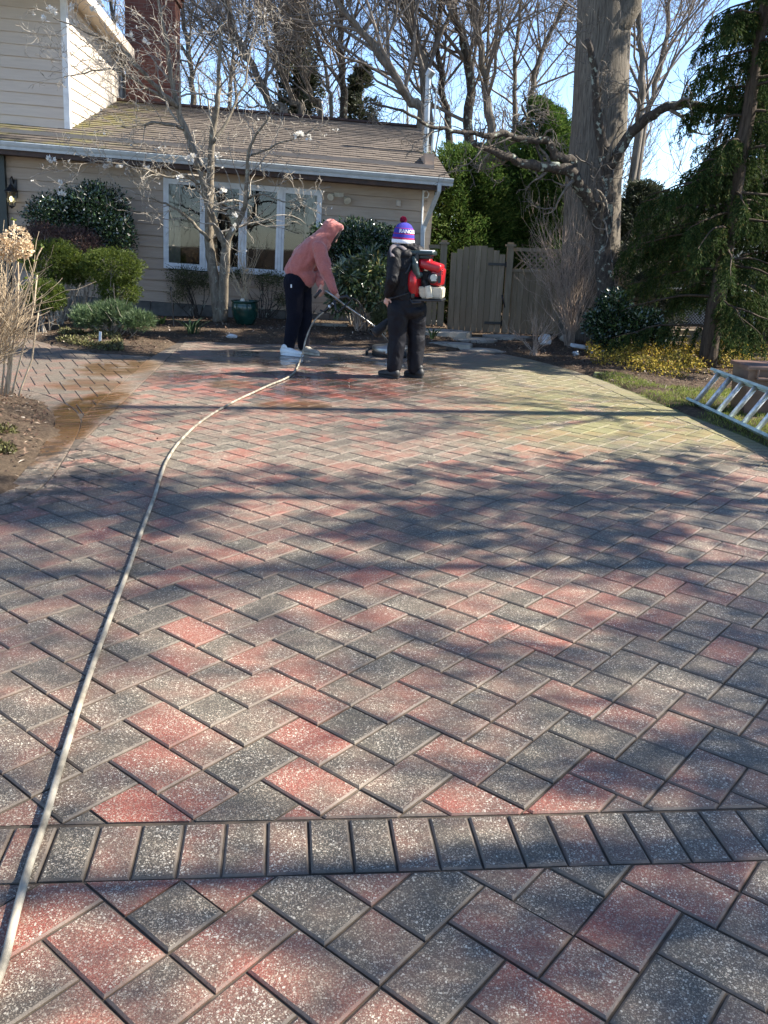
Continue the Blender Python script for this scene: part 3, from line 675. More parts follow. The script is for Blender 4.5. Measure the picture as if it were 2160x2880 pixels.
mb = MB(); mb.add([(XC+.362, yk0, rake(yk0)-.06), (XC+.362, yk1, rake(yk1)-.06), (XC+.362, yk1, rake(yk1)+.12), (XC+.362, yk0, rake(yk0)+.12), (XC+.33, yk0, rake(yk0)-.06), (XC+.33, yk1, rake(yk1)-.06)], [(0, 1, 2, 3), (4, 5, 1, 0)])
mb.quad((XC, yk0, rake(yk0)-.012), (XC+.34, yk0, rake(yk0)-.012), (XC+.34, yk1, rake(yk1)-.012), (XC, yk1, rake(yk1)-.012)); mb.build('upper_rake_board', M['siding_up'], ur)
# chimney
c0 = HL(355, 300, 1, 5.0); c1 = HL(492, 312, 1, 5.0)
mb = MB(); mb.box((c0.x, 5.0, 2.0), (c1.x, 5.75, 5.95)); mb.box((c0.x-.04, 4.96, 5.95), (c1.x+.04, 5.79, 6.1)); mb.box((c0.x-.08, 4.92, 6.1), (c1.x+.08, 5.83, 6.4))
ch = mb.build('chimney', M['brick'], house)
# vent pipe at the roof end
v0 = HL(1198, 420, 1, 1.6); v1 = HL(1205, 215, 1, 1.6)
mb = MB(); mb.tube([(v0.x, 1.6, roof_z(1.6)-.1), (v1.x, 1.6, v1.z)], .055, 12); mb.tube([(v1.x, 1.6, v1.z), (v1.x+.05, 1.56, v1.z+.1)], [.075, .085], 12); mb.tube([(v1.x, 1.55, v1.z-.22), (v1.x+.16, 1.5, v1.z-.2), (v1.x+.17, 1.5, v1.z-1.5)], .02, 6); mb.build('vent_pipe', M['galv'], house)
# flood light, socket box, lantern
p = HL(955, 548)
mb = MB(); mb.box((p.x-.1, -.05, p.z-.04), (p.x+.07, -.0, p.z+.03))
mb.lathe([(.03, 0), (.05, .06), (.06, .12)], (p.x-.12, -.08, p.z-.02), 12, Matrix.Rotation(rad(110), 4, 'X') @ Matrix.Rotation(rad(-20), 4, 'Y')); mb.build('flood_lamp', M['cream'], house)
mb = MB(); mb.lathe([(.03, 0), (.05, .06), (.065, .12)], (p.x+.1, -.06, p.z-.04), 12, Matrix.Rotation(rad(120), 4, 'X') @ Matrix.Rotation(rad(20), 4, 'Y')); mb.build('flood_lamp', M['cream'], house)
p = HL(1120, 572); mb = MB(); mb.rbox((p.x, -.04, p.z), (.08, .05, .1), bev=.01); mb.build('socket_box', M['siding_up'], house)
p = HL(42, 540); lt = MB(); cx = p.x; cy = -.2; z = p.z
lt.box((cx-.05, -.05, z-.1), (cx+.05, -.0, z+.2)); lt.tube([(cx, -.03, z+.12), (cx, -.12, z+.24), (cx, cy, z+.2), (cx, cy, z+.12)], .012, 6)
lt.lathe([(.12, 0), (.1, .02), (.05, .07), (.03, .1), (.0, .13)], (cx, cy, z+.0), 6); lt.lathe([(.0, -.28), (.03, -.25), (.055, -.235), (.055, -.225)], (cx, cy, z), 6)
for k in range(6): a = k*math.pi/3; lt.tube([(cx+.055*math.cos(a), cy+.055*math.sin(a), z-.23), (cx+.1*math.cos(a), cy+.1*math.sin(a), z)], .006, 4)
lo = lt.build('wall_lantern', M['black'], house)
mb = MB(); mb.lathe([(.05, -.225), (.093, -.005)], (cx, cy, z), 6); mb.build('lantern_glass', M['lglass'], lo)
mb = MB(); mb.ell((cx, cy, z-.12), (.03, .03, .045)); mb.build('bulb', M['bulb'], lo, True)

# ------------------------------------------------------------------ fence and gate
FY = 15.6; FB = -.05
def fpx(x, y, Y=FY): return at(x, y, Y)
def boards(mb, xa, xb, ztop, Y, w=.105, zb=FB, th=.02, rng=random.Random(3)):
    x = xa
    while x < xb-.02:
        x2 = min(x+w, xb); mb.box((x+.003, Y+rng.uniform(0, .004), zb+rng.uniform(0, .01)), (x2-.003, Y+th, ztop((x+x2)/2)+rng.uniform(-.004, .004))); x = x2
fence = empty('fence', (0, 0, 0), 'weathered wooden board fence with lattice top either side of the arched gate', 'fence')
xg0, xg1 = fpx(1262, 800).x, fpx(1417, 800).x; xp0, xp1 = fpx(1243, 800).x, fpx(1428, 800).x
zp = fpx(1245, 678).z; zr = fpx(1270, 686).z-.02
zl0 = fpx(1470, 762).z; zl1 = fpx(1470, 702).z
for a, b in ((.62, xp0-.07), (xp1+.07, 4.6)): mb = MB(); boards(mb, a, b, lambda x: zl0, FY); mb.build('board_panel', M['fence'], fence)
for a, b in ((.62, xp0-.06), (xp1+.06, 4.6)):
    mb = MB(); mb.box((a, FY-.03, zl0-.02), (b, FY+.03, zl0+.03)); mb.box((a, FY-.03, zl1-.03), (b, FY+.03, zl1+.03))
    x = a-.3
    while x < b:
        for s in (1, -1):
            u0 = max(a, x) ; h = zl1-zl0
            xs0, xs1 = (x, x+h) if s > 0 else (x+h, x)
            if min(xs0, xs1) >= a-.02 and max(xs0, xs1) <= b+.02: mb.tube([(xs0, FY+.008*s, zl0), (xs1, FY+.008*s, zl1)], .014, 4)
        x += .1
    mb.build('lattice_top', M['post'], fence)
for xx in (xp0, xp1, 4.6):
    mb = MB(); mb.box((xx-.055, FY-.07, FB-.1), (xx+.055, FY+.04, zp-.05)); mb.box((xx-.085, FY-.1, zp-.05), (xx+.085, FY+.07, zp-.015)); mb.box((xx-.05, FY-.065, zp-.015), (xx+.05, FY+.035, zp+.02)); mb.build('fence_post', M['post'], fence)
gate = empty('gate', (0, 0, 0), 'weathered arched wooden gate between two capped posts', 'gate')
zt0 = fpx(1262, 722).z; zpk = fpx(1339, 690).z
arch = lambda x: zt0+(zpk-zt0)*max(0, 1-((x-(xg0+xg1)/2)/((xg1-xg0)/2))**2)**.8
mb = MB(); boards(mb, xg0+.01, xg1-.01, arch, FY-.03, zb=FB+.03); mb.build('gate_panel', M['fence'], gate)
for z in (arch(xg1)-.12, FB+.22): mb = MB(); mb.box((xg1-.3, FY-.045, z), (xg1+.04, FY-.034, z+.045)); mb.tube([(xg1+.0, FY-.05, z-.02), (xg1+.0, FY-.05, z+.07)], .014, 6); mb.build('hinge', M['black'], gate)
mb = MB(); a = fpx(1412, 830, FY-.06); b = fpx(1420, 865, FY-.06); mb.tube([a, a+Vector((.015, -.03, -.06)), b], .014, 6); mb.build('handle', M['black'], gate)

# chain link fence on the right
cl = empty('chain_link_fence', (0, 0, 0), 'low grey chain link fence behind the spruce trunk', 'fence'); CY = 15.6
zc = at(2100, 820, CY).z; xa, xb = 4.75, 9.2; zb_ = at(2100, 958, CY).z
mb = MB(); mb.tube([(xa, CY, zc), (xb, CY, zc)], .022, 8); mb.build('top_rail', M['galv'], cl)
for x in (xa, 6.5, 8.4): mb = MB(); mb.tube([(x, CY+.03, zb_-.1), (x, CY+.03, zc+.03)], .028, 8); mb.build('fence_post', M['galv'], cl)
mb = MB(); st = .055; x = xa-1
while x < xb:
    for s in (1, -1):
        h = zc-zb_; a0, a1 = (x, x+h) if s > 0 else (x+h, x)
        t0 = 0; 
        p = Vector((a0, CY+.004*s, zb_)); q_ = Vector((a1, CY+.004*s, zc))
        if min(p.x, q_.x) > xa-.01 and max(p.x, q_.x) < xb: mb.tube([p, q_], .0035, 3, cap=False)
    x += st
mb.build('wire_mesh', M['galv'], cl)
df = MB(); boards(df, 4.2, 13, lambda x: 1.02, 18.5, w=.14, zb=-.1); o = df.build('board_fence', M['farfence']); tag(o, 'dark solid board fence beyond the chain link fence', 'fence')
# distant neighbour house
nh = empty('neighbour_house', (0, 0, 0), 'cream house far behind the spruce at right', 'house')
mb = MB(); mb.box((12.5, 33, -1), (21, 40, 3.0)); siding(mb, 12.5, 21, 32.98, -.2, 3.0); mb.build('wall', simple('cream neighbour wall', (.62, .56, .42), .8), nh)
mb = MB(); mb.add([(12, 32.4, 2.95), (21.5, 32.4, 2.95), (21.5, 36.5, 4.6), (12, 36.5, 4.6), (21.5, 40.6, 2.95), (12, 40.6, 2.95)], [(0, 1, 2, 3), (3, 2, 4, 5), (0, 3, 5), (1, 4, 2)]); mb.build('roof', M['shingle'], nh)
for x in (14.2, 17.5): mb = MB(); mb.box((x, 32.9, 1.0), (x+1.1, 32.95, 2.2)); w = mb.build('window', M['white'], nh); mb = MB(); mb.quad((x+.08, 32.89, 1.08), (x+1.02, 32.89, 1.08), (x+1.02, 32.89, 2.12), (x+.08, 32.89, 2.12)); mb.build('pane', M['dark'], w)

# ------------------------------------------------------------------ trees
class Tree:
    """path-driven trunks and limbs, then recursive branching into a crown mesh"""
    def __init__(s, seed): s.r = random.Random(seed); s.T = MB(); s.C = MB(); s.tips = []
    def limb(s, pts, r0, r1, n=9, wob=.0, trunk=True, sub=3):
        P = [Vector(p) for p in pts]; out = []
        for i in range(len(P)-1):
            p0 = P[max(i-1, 0)]; p1 = P[i]; p2 = P[i+1]; p3 = P[min(i+2, len(P)-1)]
            for k in range(sub):
                t = k/sub; q = .5*((2*p1)+(-p0+p2)*t+(2*p0-5*p1+4*p2-p3)*t*t+(-p0+3*p1-3*p2+p3)*t**3)
                out.append(q+rv(s.r)*wob*(1 if i+k else 0))
        out.append(P[-1]); m = len(out)
        rr = [(r0+(r1-r0)*i/(m-1))*(1+s.r.uniform(-.08, .08)*(wob > 0)) for i in range(m)]
        (s.T if trunk else s.C).tube(out, rr, n, cap=True); return out, rr
    def branch(s, p, d, L, r, lvl, kids, up=.08, wig=.25, ang=(.5, 1.1), ratio=(.45, .7), flat=1.0, seg=5, minr=.0025):
        m = seg if lvl > 0 else 3; pts = [p]; dd = d.normalized(); st = L/m
        for i in range(m):
            dd = (dd+rv(s.r)*wig+Vector((0, 0, up))).normalized(); pts.append(pts[-1]+dd*st)
        re = max(minr, r*.35); rr = [max(minr, r+(re-r)*i/m) for i in range(m+1)]
        s.C.tube(pts, rr, 5 if lvl >= 3 else (4 if lvl == 2 else 3), cap=False)
        if lvl <= 0: s.tips.append((pts[-1], dd)); return
        nk = kids[lvl-1] if lvl-1 < len(kids) else kids[-1]
        for k in range(nk):
            t = s.r.uniform(.2, 1.0) if k else 1.0; i = min(int(t*m), m-1); u = t*m-i; q = pts[i]+(pts[i+1]-pts[i])*u
            base = (pts[i+1]-pts[i]).normalized(); side = base.cross(rv(s.r)).normalized(); side.z *= flat
            a = s.r.uniform(*ang); nd_ = base*math.cos(a)+side*math.sin(a)
            s.branch(q, nd_, L*s.r.uniform(*ratio), max(minr, rr[i]*.6), lvl-1, kids, up, wig, ang, ratio, flat, seg, minr)
    def sprout(s, out, rr, n, L, lvl, kids, frm=.3, up=.1, **kw):
        m = len(out)
        for k in range(n):
            t = frm+(1-frm)*(k+s.r.random())/n; i = min(int(t*(m-1)), m-2); q = out[i]; base = (out[i+1]-out[i]).normalized()
            side = base.cross(rv(s.r)).normalized(); a = s.r.uniform(.5, 1.2); d = base*math.cos(a)+side*math.sin(a)
            s.branch(q, d, L*(1.15-.6*t)*s.r.uniform(.7, 1.2), rr[i]*s.r.uniform(.3, .5), lvl, kids, up, **kw)
    def done(s, name, label, bark, twig, group=None, cat='tree'):
        root = empty(name, (0, 0, 0), label, cat, group)
        s.T.build('trunk', bark, root, True)
        if s.C.v: s.C.build('crown', twig, root, True)
        return root
def px(pts, Y, dy=None): return [at(x, y, Y+(dy[i] if dy else 0)) for i, (x, y) in enumerate(pts)]
def blooms(mb, pts, r, rng, n=9):
    for p, d in pts:
        for k in range(n):
            v = (d*.6+rv(rng)*.8).normalized(); mb.leaf(p, v, r*.7, r*rng.uniform(.8, 1.3), v.cross(rv(rng)).normalized())
# bare background trees: (label, Y, trunk radius, pixel path from low to high, n limbs)
BT = [
 ('bare tree with a straight trunk left of the chimney top', 24, .1, [(352, 330), (330, 150), (300, -40), (290, -200)], 7),
 ('bare tree right behind the chimney with forked grey trunk', 26, .13, [(545, 330), (535, 180), (515, 40), (500, -160)], 10),
 ('slim bare tree between the chimney and the ivy covered evergreen', 28, .1, [(640, 335), (655, 190), (640, 40), (625, -160)], 10),
 ('pale trunk leaning far left behind the roof ridge', 23, .16, [(800, 345), (765, 300), (720, 210), (675, 120), (640, 20), (600, -150)], 10),
 ('leaning pale trunk behind the ridge, second from the left of the leaning clump', 24, .12, [(850, 345), (822, 290), (790, 190), (770, 60), (740, -150)], 10),
 ('thin leaning trunk rising right of the ivy covered evergreen', 25, .12, [(905, 345), (880, 280), (845, 170), (820, 60), (790, -150)], 9),
 ('white barked birch behind the middle of the roof ridge', 23, .08, [(934, 345), (924, 250), (905, 150), (888, 60), (880, -120)], 8),
 ('straight dark trunk behind the ridge right of the birch', 26, .17, [(968, 345), (964, 220), (955, 120), (962, 20), (960, -160)], 10),
 ('thick bare tree arching left over the roof end', 21, .17, [(1190, 360), (1150, 280), (1095, 190), (1035, 105), (985, 55), (900, -60)], 12),
 ('thick grey trunk just behind the metal vent pipe', 22, .2, [(1205, 420), (1196, 260), (1182, 150), (1150, 60), (1105, -30), (1060, -150)], 12),
 ('dark forked tree to the right of the vent pipe', 25, .14, [(1262, 400), (1245, 250), (1230, 100), (1240, -10), (1230, -160)], 10),
 ('bare tree with a curved dark trunk above the gate', 23, .2, [(1312, 460), (1322, 260), (1305, 120), (1270, 30), (1240, -120)], 11),
 ('mossy footed bare tree between gate and big trunk', 22, .16, [(1380, 420), (1368, 250), (1350, 130), (1328, 20), (1310, -150)], 10),
 ('bare tree splitting into a wide vee left of the big trunk', 24, .11, [(1480, 400), (1495, 250), (1535, 120), (1590, 10), (1630, -120)], 10),
 ('slender bare tree just left of the big trunk', 27, .11, [(1450, 400), (1445, 230), (1458, 90), (1462, -30), (1470, -180)], 9),
 ('straight bare trunk immediately right of the big trunk', 21, .13, [(1785, 440), (1803, 260), (1802, 120), (1795, 0), (1790, -150)], 9),
 ('bare tree leaning right beside the drooping spruce', 23, .12, [(1800, 430), (1835, 270), (1868, 130), (1880, 20), (1905, -140)], 9),
]
for k, (lab, Y, r, path, nl) in enumerate(BT):
    t = Tree(100+k); P = px(path, Y); base = Vector((P[0].x+(P[0].x-P[1].x)*.4, Y, -.1)); P = [base]+P
    r *= .62; out, rr = t.limb(P, r*1.25, r*.45, 9, .04, True, 4)
    t.sprout(out, rr, nl+5, 3.1, 3, (4, 5, 5), .3, .13, wig=.32, ang=(.4, 1.0), ratio=(.42, .72), minr=.0038)
    for side in (-1, 1):                        # a couple of heavy forks
        i = int(len(out)*t.r.uniform(.35, .6)); d = (out[i+1]-out[i]).normalized()+Vector((side*.7, t.r.uniform(-.3, .3), .1)); t.branch(out[i], d, 4.2, rr[i]*.45, 4, (3, 4, 4, 3), .14, .26, (.4, .95), (.5, .72), minr=.0042)
    t.done('bare_tree', lab, M['bark_far'] if 'dark' not in lab else M['bark_gn'], M['twig_far'], 'bare trees standing behind the house and fence')
# thin distant tree line, far beyond, one mass
t = Tree(77)
for k in range(24):
    x = -20+k*2.0+t.r.uniform(-.5, .5); y = t.r.uniform(36, 50); h = t.r.uniform(7, 13); p = Vector((x, y, -.5))
    o_, r_ = t.limb([p, p+Vector((t.r.uniform(-.5, .5), 0, h*.5)), p+Vector((t.r.uniform(-1, 1), 0, h))], t.r.uniform(.07, .14), .03, 5, .05, True, 3)
    t.sprout(o_, r_, 9, 3.6, 2, (5, 5), .2, .2, wig=.3, minr=.009)
mb = MB(); mb.v = t.T.v+t.C.v; nT = len(t.T.v); mb.f = t.T.f+[tuple(i+nT for i in f) for f in t.C.f]; mb.m = [0]*len(mb.f)
o = mb.build('distant_wood', M['twig_far'], None, True, 'stuff'); tag(o, 'hazy far wood of bare grey trees on the skyline', 'wood')
# big trunk
t = Tree(5); P = px([(1655, 990), (1652, 900), (1662, 700), (1668, 520), (1683, 380), (1692, 200), (1700, 0), (1705, -300)], 14.9)
bt, br = t.limb(P, .5, .39, 28, 0, True, 5)
for k in range(len(br)): pass
t.limb(px([(1600, 985), (1625, 880), (1645, 700)], 14.85), .2, .1, 10, 0, True)
t.limb(px([(1700, 1000), (1690, 880), (1690, 700)], 14.75), .24, .12, 10, 0, True)
t.limb(px([(1728, 80), (1760, 40), (1790, -40), (1850, -160)], 14.7), .2, .14, 10, .01, True)
t.branch(P[-1], Vector((.5, 0, 1)), 4, .24, 4, (3, 5, 5, 5), minr=.007); t.branch(P[-1], Vector((-.6, 0, 1)), 4, .22, 4, (3, 5, 5, 5), minr=.007)
t.done('big_tree', 'massive straight grey trunk with furrowed bark behind the gnarled tree', M['bark_big'], M['twig_far'])
# gnarled lichen-covered tree
t = Tree(9); Y = 13.4
a, ar = t.limb(px([(1700, 985), (1707, 880), (1704, 800), (1695, 700), (1702, 600), (1706, 500), (1698, 420), (1684, 340), (1676, 260), (1670, 190), (1650, 110)], Y, [0]*6+[-.05, -.1, -.15, -.2, -.3]), .155, .035, 12, .015, True)
b, brr = t.limb(px([(1697, 690), (1690, 640), (1668, 585), (1634, 528), (1606, 484), (1575, 474), (1533, 471), (1481, 460), (1440, 447), (1404, 435), (1365, 415), (1331, 400)], Y, [0, 0, -.1, -.25, -.4, -.45, -.5, -.6, -.7, -.8, -.9, -1]), .11, .04, 10, .018, True)
c, cr = t.limb(px([(1612, 492), (1611, 452), (1590, 445), (1559, 440), (1544, 400), (1510, 396), (1455, 390), (1420, 375), (1388, 382), (1360, 378), (1320, 372), (1270, 366), (1222, 357), (1169, 333), (1110, 305), (1040, 288)], Y, [-.4]*3+[-.45, -.5, -.6, -.7, -.8, -.9, -1, -1.1, -1.2, -1.3, -1.5, -1.6, -1.7]), .07, .012, 8, .018, True)
d, dr = t.limb(px([(1700, 470), (1722, 458), (1751, 404), (1798, 352), (1855, 311), (1912, 294), (1960, 298), (2026, 306), (2078, 311), (2160, 306), (2260, 290)], Y, [0, -.05, -.1, -.2, -.35, -.5, -.6, -.7, -.8, -.9, -1]), .085, .03, 9, .015, True)
e, er = t.limb(px([(2072, 311), (2085, 330), (2080, 380), (2095, 430), (2110, 470)], Y-.8), .03, .008, 6, .015, True)
f_, fr = t.limb(px([(1533, 470), (1515, 430), (1500, 370), (1490, 320), (1470, 250)], Y-.5), .022, .007, 6, .012, True)
g_, gr = t.limb(px([(1440, 392), (1452, 352), (1480, 330), (1465, 300), (1490, 270)], Y-.7), .035, .008, 6, .02, True)
for o_, r_, n, L in ((a, ar, 12, .8), (b, brr, 9, .5), (c, cr, 17, .6), (d, dr, 14, .8), (e, er, 8, .45), (f_, fr, 6, .4), (g_, gr, 8, .4)):
    t.sprout(o_, r_, n, L, 3, (3, 3, 3), .3, .05, wig=.42, ang=(.5, 1.25), ratio=(.4, .7), minr=.0035)
t.done('gnarled_tree', 'gnarled lichen covered bare tree spreading low limbs over the fence', M['bark_gn'], M['twig_gn'])
# magnolia in front of the window
t = Tree(21); Y = 14.9
a, ar = t.limb(px([(616, 912), (612, 860), (602, 780), (592, 720), (588, 650), (590, 560), (592, 480), (594, 420), (602, 350), (612, 290), (614, 229), (618, 150), (622, 60)], Y, [0, 0, 0, 0, 0, 0, .0, -.05, -.1, -.2, -.2, -.3, -.4]), .102, .018, 12, .008, True)
b, brr = t.limb(px([(624, 905), (626, 860), (629, 800), (632, 750), (636, 695)], Y-.06), .1, .075, 12, .004, True)
c, cr = t.limb(px([(636, 700), (645, 665), (661, 637), (680, 605), (690, 570), (693, 500), (698, 430), (720, 380), (760, 330)], Y-.06, [0, 0, -.05, -.1, -.2, -.3, -.4, -.5, -.6]), .06, .013, 9, .01, True)
d, dr = t.limb(px([(636, 700), (628, 680), (613, 650), (600, 615), (586, 590), (575, 545), (566, 500), (556, 470)], Y-.06, [0, -.05, -.1, -.2, -.3, -.35, -.4, -.4]), .058, .03, 9, .01, True)
d2, dr2 = t.limb(px([(556, 470), (545, 430), (534, 395), (520, 360), (508, 330), (497, 290), (488, 256), (478, 200), (470, 120), (450, 30), (440, -40)], Y-.46), .062, .02, 9, .01, True)
e, er = t.limb(px([(589, 676), (564, 649), (530, 615), (498, 588), (465, 573), (430, 560), (380, 545)], Y-.1, [0, -.1, -.2, -.3, -.4, -.5, -.6]), .03, .008, 7, .01, True)
f_, fr = t.limb(px([(500, 300), (470, 275), (430, 235), (398, 197), (365, 160), (339, 137), (300, 115), (256, 96), (200, 70), (150, 50)], Y-.5, [-.1*i for i in range(10)]), .04, .008, 7, .012, True)
g_, gr = t.limb(px([(515, 362), (480, 352), (435, 346), (400, 352), (366, 357), (330, 352)], Y-.5, [-.12*i for i in range(6)]), .028, .007, 7, .014, True)
h_, hr = t.limb(px([(498, 300), (455, 270), (410, 245), (350, 210), (300, 195), (240, 205), (180, 215)], Y-.4, [-.2*i for i in range(7)]), .03, .006, 7, .014, True)
i_, ir = t.limb(px([(560, 520), (520, 490), (470, 500), (420, 480), (370, 470), (300, 455), (230, 460), (170, 455)], Y-.5, [-.15*i for i in range(8)]), .025, .005, 6, .014, True)
j_, jr = t.limb(px([(600, 400), (640, 340), (660, 290), (690, 230), (700, 160), (720, 90)], Y-.1, [.1*i for i in range(6)]), .03, .008, 7, .014, True)
k_, kr = t.limb(px([(697, 440), (740, 425), (790, 400), (840, 385), (890, 360)], Y-.3, [-.1*i for i in range(5)]), .02, .005, 6, .014, True)
l_, lr = t.limb(px([(690, 560), (730, 545), (770, 560), (810, 570), (850, 560)], Y-.2, [-.2*i for i in range(5)]), .02, .005, 6, .014, True)
for o_, r_, n, L in ((a, ar, 20, .95), (c, cr, 14, .8), (d, dr, 9, .6), (d2, dr2, 16, .9), (e, er, 12, .65), (f_, fr, 18, .65), (g_, gr, 10, .5), (h_, hr, 14, .6), (i_, ir, 15, .55), (j_, jr, 10, .8), (k_, kr, 9, .5), (l_, lr, 10, .5)):
    t.sprout(o_, r_, max(4, int(n*.66)), L*1.15, 3, (3, 3, 3), .3, .03, wig=.4, ang=(.5, 1.2), ratio=(.4, .72), minr=.0032)
root = t.done('magnolia_tree', 'bare twin stemmed magnolia with a few white blooms in front of the window', M['bark_mag'], M['twig'])
mb = MB(); rg = random.Random(4)
fl = [(at(x, y, Y-.9), Vector((0, 0, 1))) for x, y in ((140, 25), (150, 36), (200, 22), (282, 10), (262, 30), (125, 55), (210, 66), (368, 105), (410, 121), (530, 447), (541, 442), (615, 441), (138, 450), (150, 452), (308, 458), (337, 473), (300, 472), (410, 478), (505, 500), (845, 380), (868, 388), (835, 383), (662, 610), (660, 640), (628, 540), (170, 520), (175, 550), (172, 548))]
blooms(mb, fl, .072, rg, 12); blooms(mb, [x for x in rg.sample(t.tips, 90) if x[0].z > 1.2], .026, rg, 5)
mb.build('blossom', M['bloom'], root)
# weeping spruce
def spruce(seed, base, top, lean, R, label, nb=80, name='spruce_tree', zlo=.6, group=None, dens=1.0, mat='spruce'):
    rg = random.Random(seed); t = Tree(seed); B = Vector(base); H = top
    path = [B+Vector((lean[0]*s, lean[1]*s, H*s)) for s in (0, .15, .3, .5, .75, 1)]
    out, rr = t.limb(path, .13, .02, 10, .015, True, 4); fo = MB()
    for k in range(nb):
        s = (zlo+(H-zlo)*((k+rg.random())/nb)**1.0)/H; i = min(int(s*(len(out)-1)), len(out)-2); p = out[i].lerp(out[i+1], s*(len(out)-1)-i)
        a = rg.uniform(0, 2*math.pi); L = R*(1-s*.8)*rg.uniform(.55, 1.1); d = Vector((math.cos(a), math.sin(a), .15)); pts = [p]; m = 8
        for q in range(m):
            d.z -= .07+.05*q/m; d.z += (.1 if q > 5 else 0); pts.append(pts[-1]+d.normalized()*(L/m)+rv(rg)*.02)
        t.C.tube(pts, [.022-.018*q/m for q in range(m+1)], 4, cap=False)
        if rg.random() > dens: continue
        for q in range(1, m+1):
            for w in range(5):
                u = rg.random(); pp = pts[q-1].lerp(pts[q], u); sd = Vector((-math.sin(a), math.cos(a), 0))*rg.choice((-1, 1))
                l2 = rg.uniform(.16, .42); dv = (sd*rg.uniform(.1, .7)+d*.4+Vector((0, 0, -rg.uniform(.5, 1.4)))).normalized()
                ppt = [pp]; nn = 4
                for z in range(nn): dv = (dv+Vector((0, 0, -.25))).normalized(); ppt.append(ppt[-1]+dv*(l2/nn))
                for z in range(nn):
                    ax = (ppt[z+1]-ppt[z]); 
                    for h in range(10):
                        nv = (ax.normalized()*.9+rv(rg)*.75).normalized(); fo.leaf(ppt[z]+ax*rg.random(), nv, .014, rg.uniform(.04, .085), rv(rg))
    root = t.done(name, label, M['bark_fir'], M['bark_fir'], group); f = fo.build('foliage', M[mat], root); return root
sb = G(1985, 1035)
spruce(31, (sb.x, sb.y, -.05), 9.5, (.2, .05), 1.65, 'tall drooping dark green spruce with a bare lower trunk at the right edge', 120, zlo=.8, dens=.9)
spruce(32, (5.9, 13.9, 0), 9.0, (-.1, .1), 2.3, 'second drooping spruce right of the tall one, cut by the picture edge', 110, zlo=1.6)
# scale-leaf evergreens behind the fence
def arbor(seed, base, H, R, label, n=26000, name='evergreen_tree', mat='arbor', group=None, L=.07, prof=None):
    rg = random.Random(seed); t = Tree(seed); B = Vector(base)
    out, rr = t.limb([B, B+Vector((0, 0, H*.5)), B+Vector((.05, 0, H*.96))], .14, .02, 8, .01, True, 3)
    fo = MB(); nb = 90; tips = []
    for k in range(nb):
        s = .06+.92*(k+rg.random())/nb; a = rg.uniform(0, 2*math.pi); w = (prof or (lambda s: (1-s)**.6*(min(1, s*6+.35))))(s)*R*rg.uniform(.75, 1.12)
        p = B+Vector((0, 0, H*s)); e = p+Vector((math.cos(a)*w, math.sin(a)*w, w*rg.uniform(.0, .45))); t.C.tube([p, p.lerp(e, .5)+Vector((0, 0, -.03)), e], [.02, .012, .005], 4, cap=False); tips.append((p, e, w))
    for k in range(int(n*(2.4 if L < .1 else 1))):
        p, e, w = rg.choice(tips); u = rg.random()**.5; c = p.lerp(e, u)+rv(rg)*(.14+.18*w*rg.random()); d = ((e-p).normalized()+rv(rg)*.8+Vector((0, 0, .3))).normalized()
        fo.leaf(c, d, L*.3, L*rg.uniform(.7, 1.7), rv(rg))
    root = t.done(name, label, M['bark_fir'], M['bark_fir'], group); fo.build('foliage', M[mat], root); return root
ga_ = 'evergreens behind the fence'
q = at(1500, 700, 18.2); arbor(41, (q.x, 18.2, 0), 4.2, 1.35, 'tall dark evergreen behind the fence with its tip left of the big trunk', 34000, group=ga_)
q = at(1290, 700, 18.0); arbor(42, (q.x, 18.0, 0), 3.25, 1.25, 'lower bushy evergreen directly behind the arched gate', 30000, group=ga_, prof=lambda s: max(0, 1-s**3)**.6)
q = at(1400, 700, 19.4); arbor(43, (q.x, 19.4, 0), 3.6, 1.2, 'middle evergreen filling the gap behind the gate post', 26000, group=ga_)
q = at(1590, 700, 17.2); arbor(44, (q.x+.1, 17.4, 0), 3.2, 1.0, 'dark evergreen mostly hidden behind the big trunk', 20000, group=ga_)
q = at(1790, 700, 18.0); arbor(45, (q.x, 18.0, 0), 2.7, 1.2, 'loose olive evergreen seen right of the big trunk', 16000, group=ga_, mat='ever_far')
q = at(1900, 700, 19.0); arbor(48, (q.x, 19.5, 0), 2.5, 1.4, 'loose olive thicket behind the spruce trunk', 12000, group=ga_, mat='ever_far')
q = at(830, 340, 27); arbor(46, (q.x, 27, 0), 8.0, 1.15, 'ivy dark evergreen rising behind the left half of the roof', 16000, mat='ever_far', L=.16)
q = at(1010, 340, 29); arbor(47, (q.x, 29, 0), 6.6, 1.0, 'ragged evergreen rising behind the right half of the roof', 12000, mat='ever_far', L=.16)
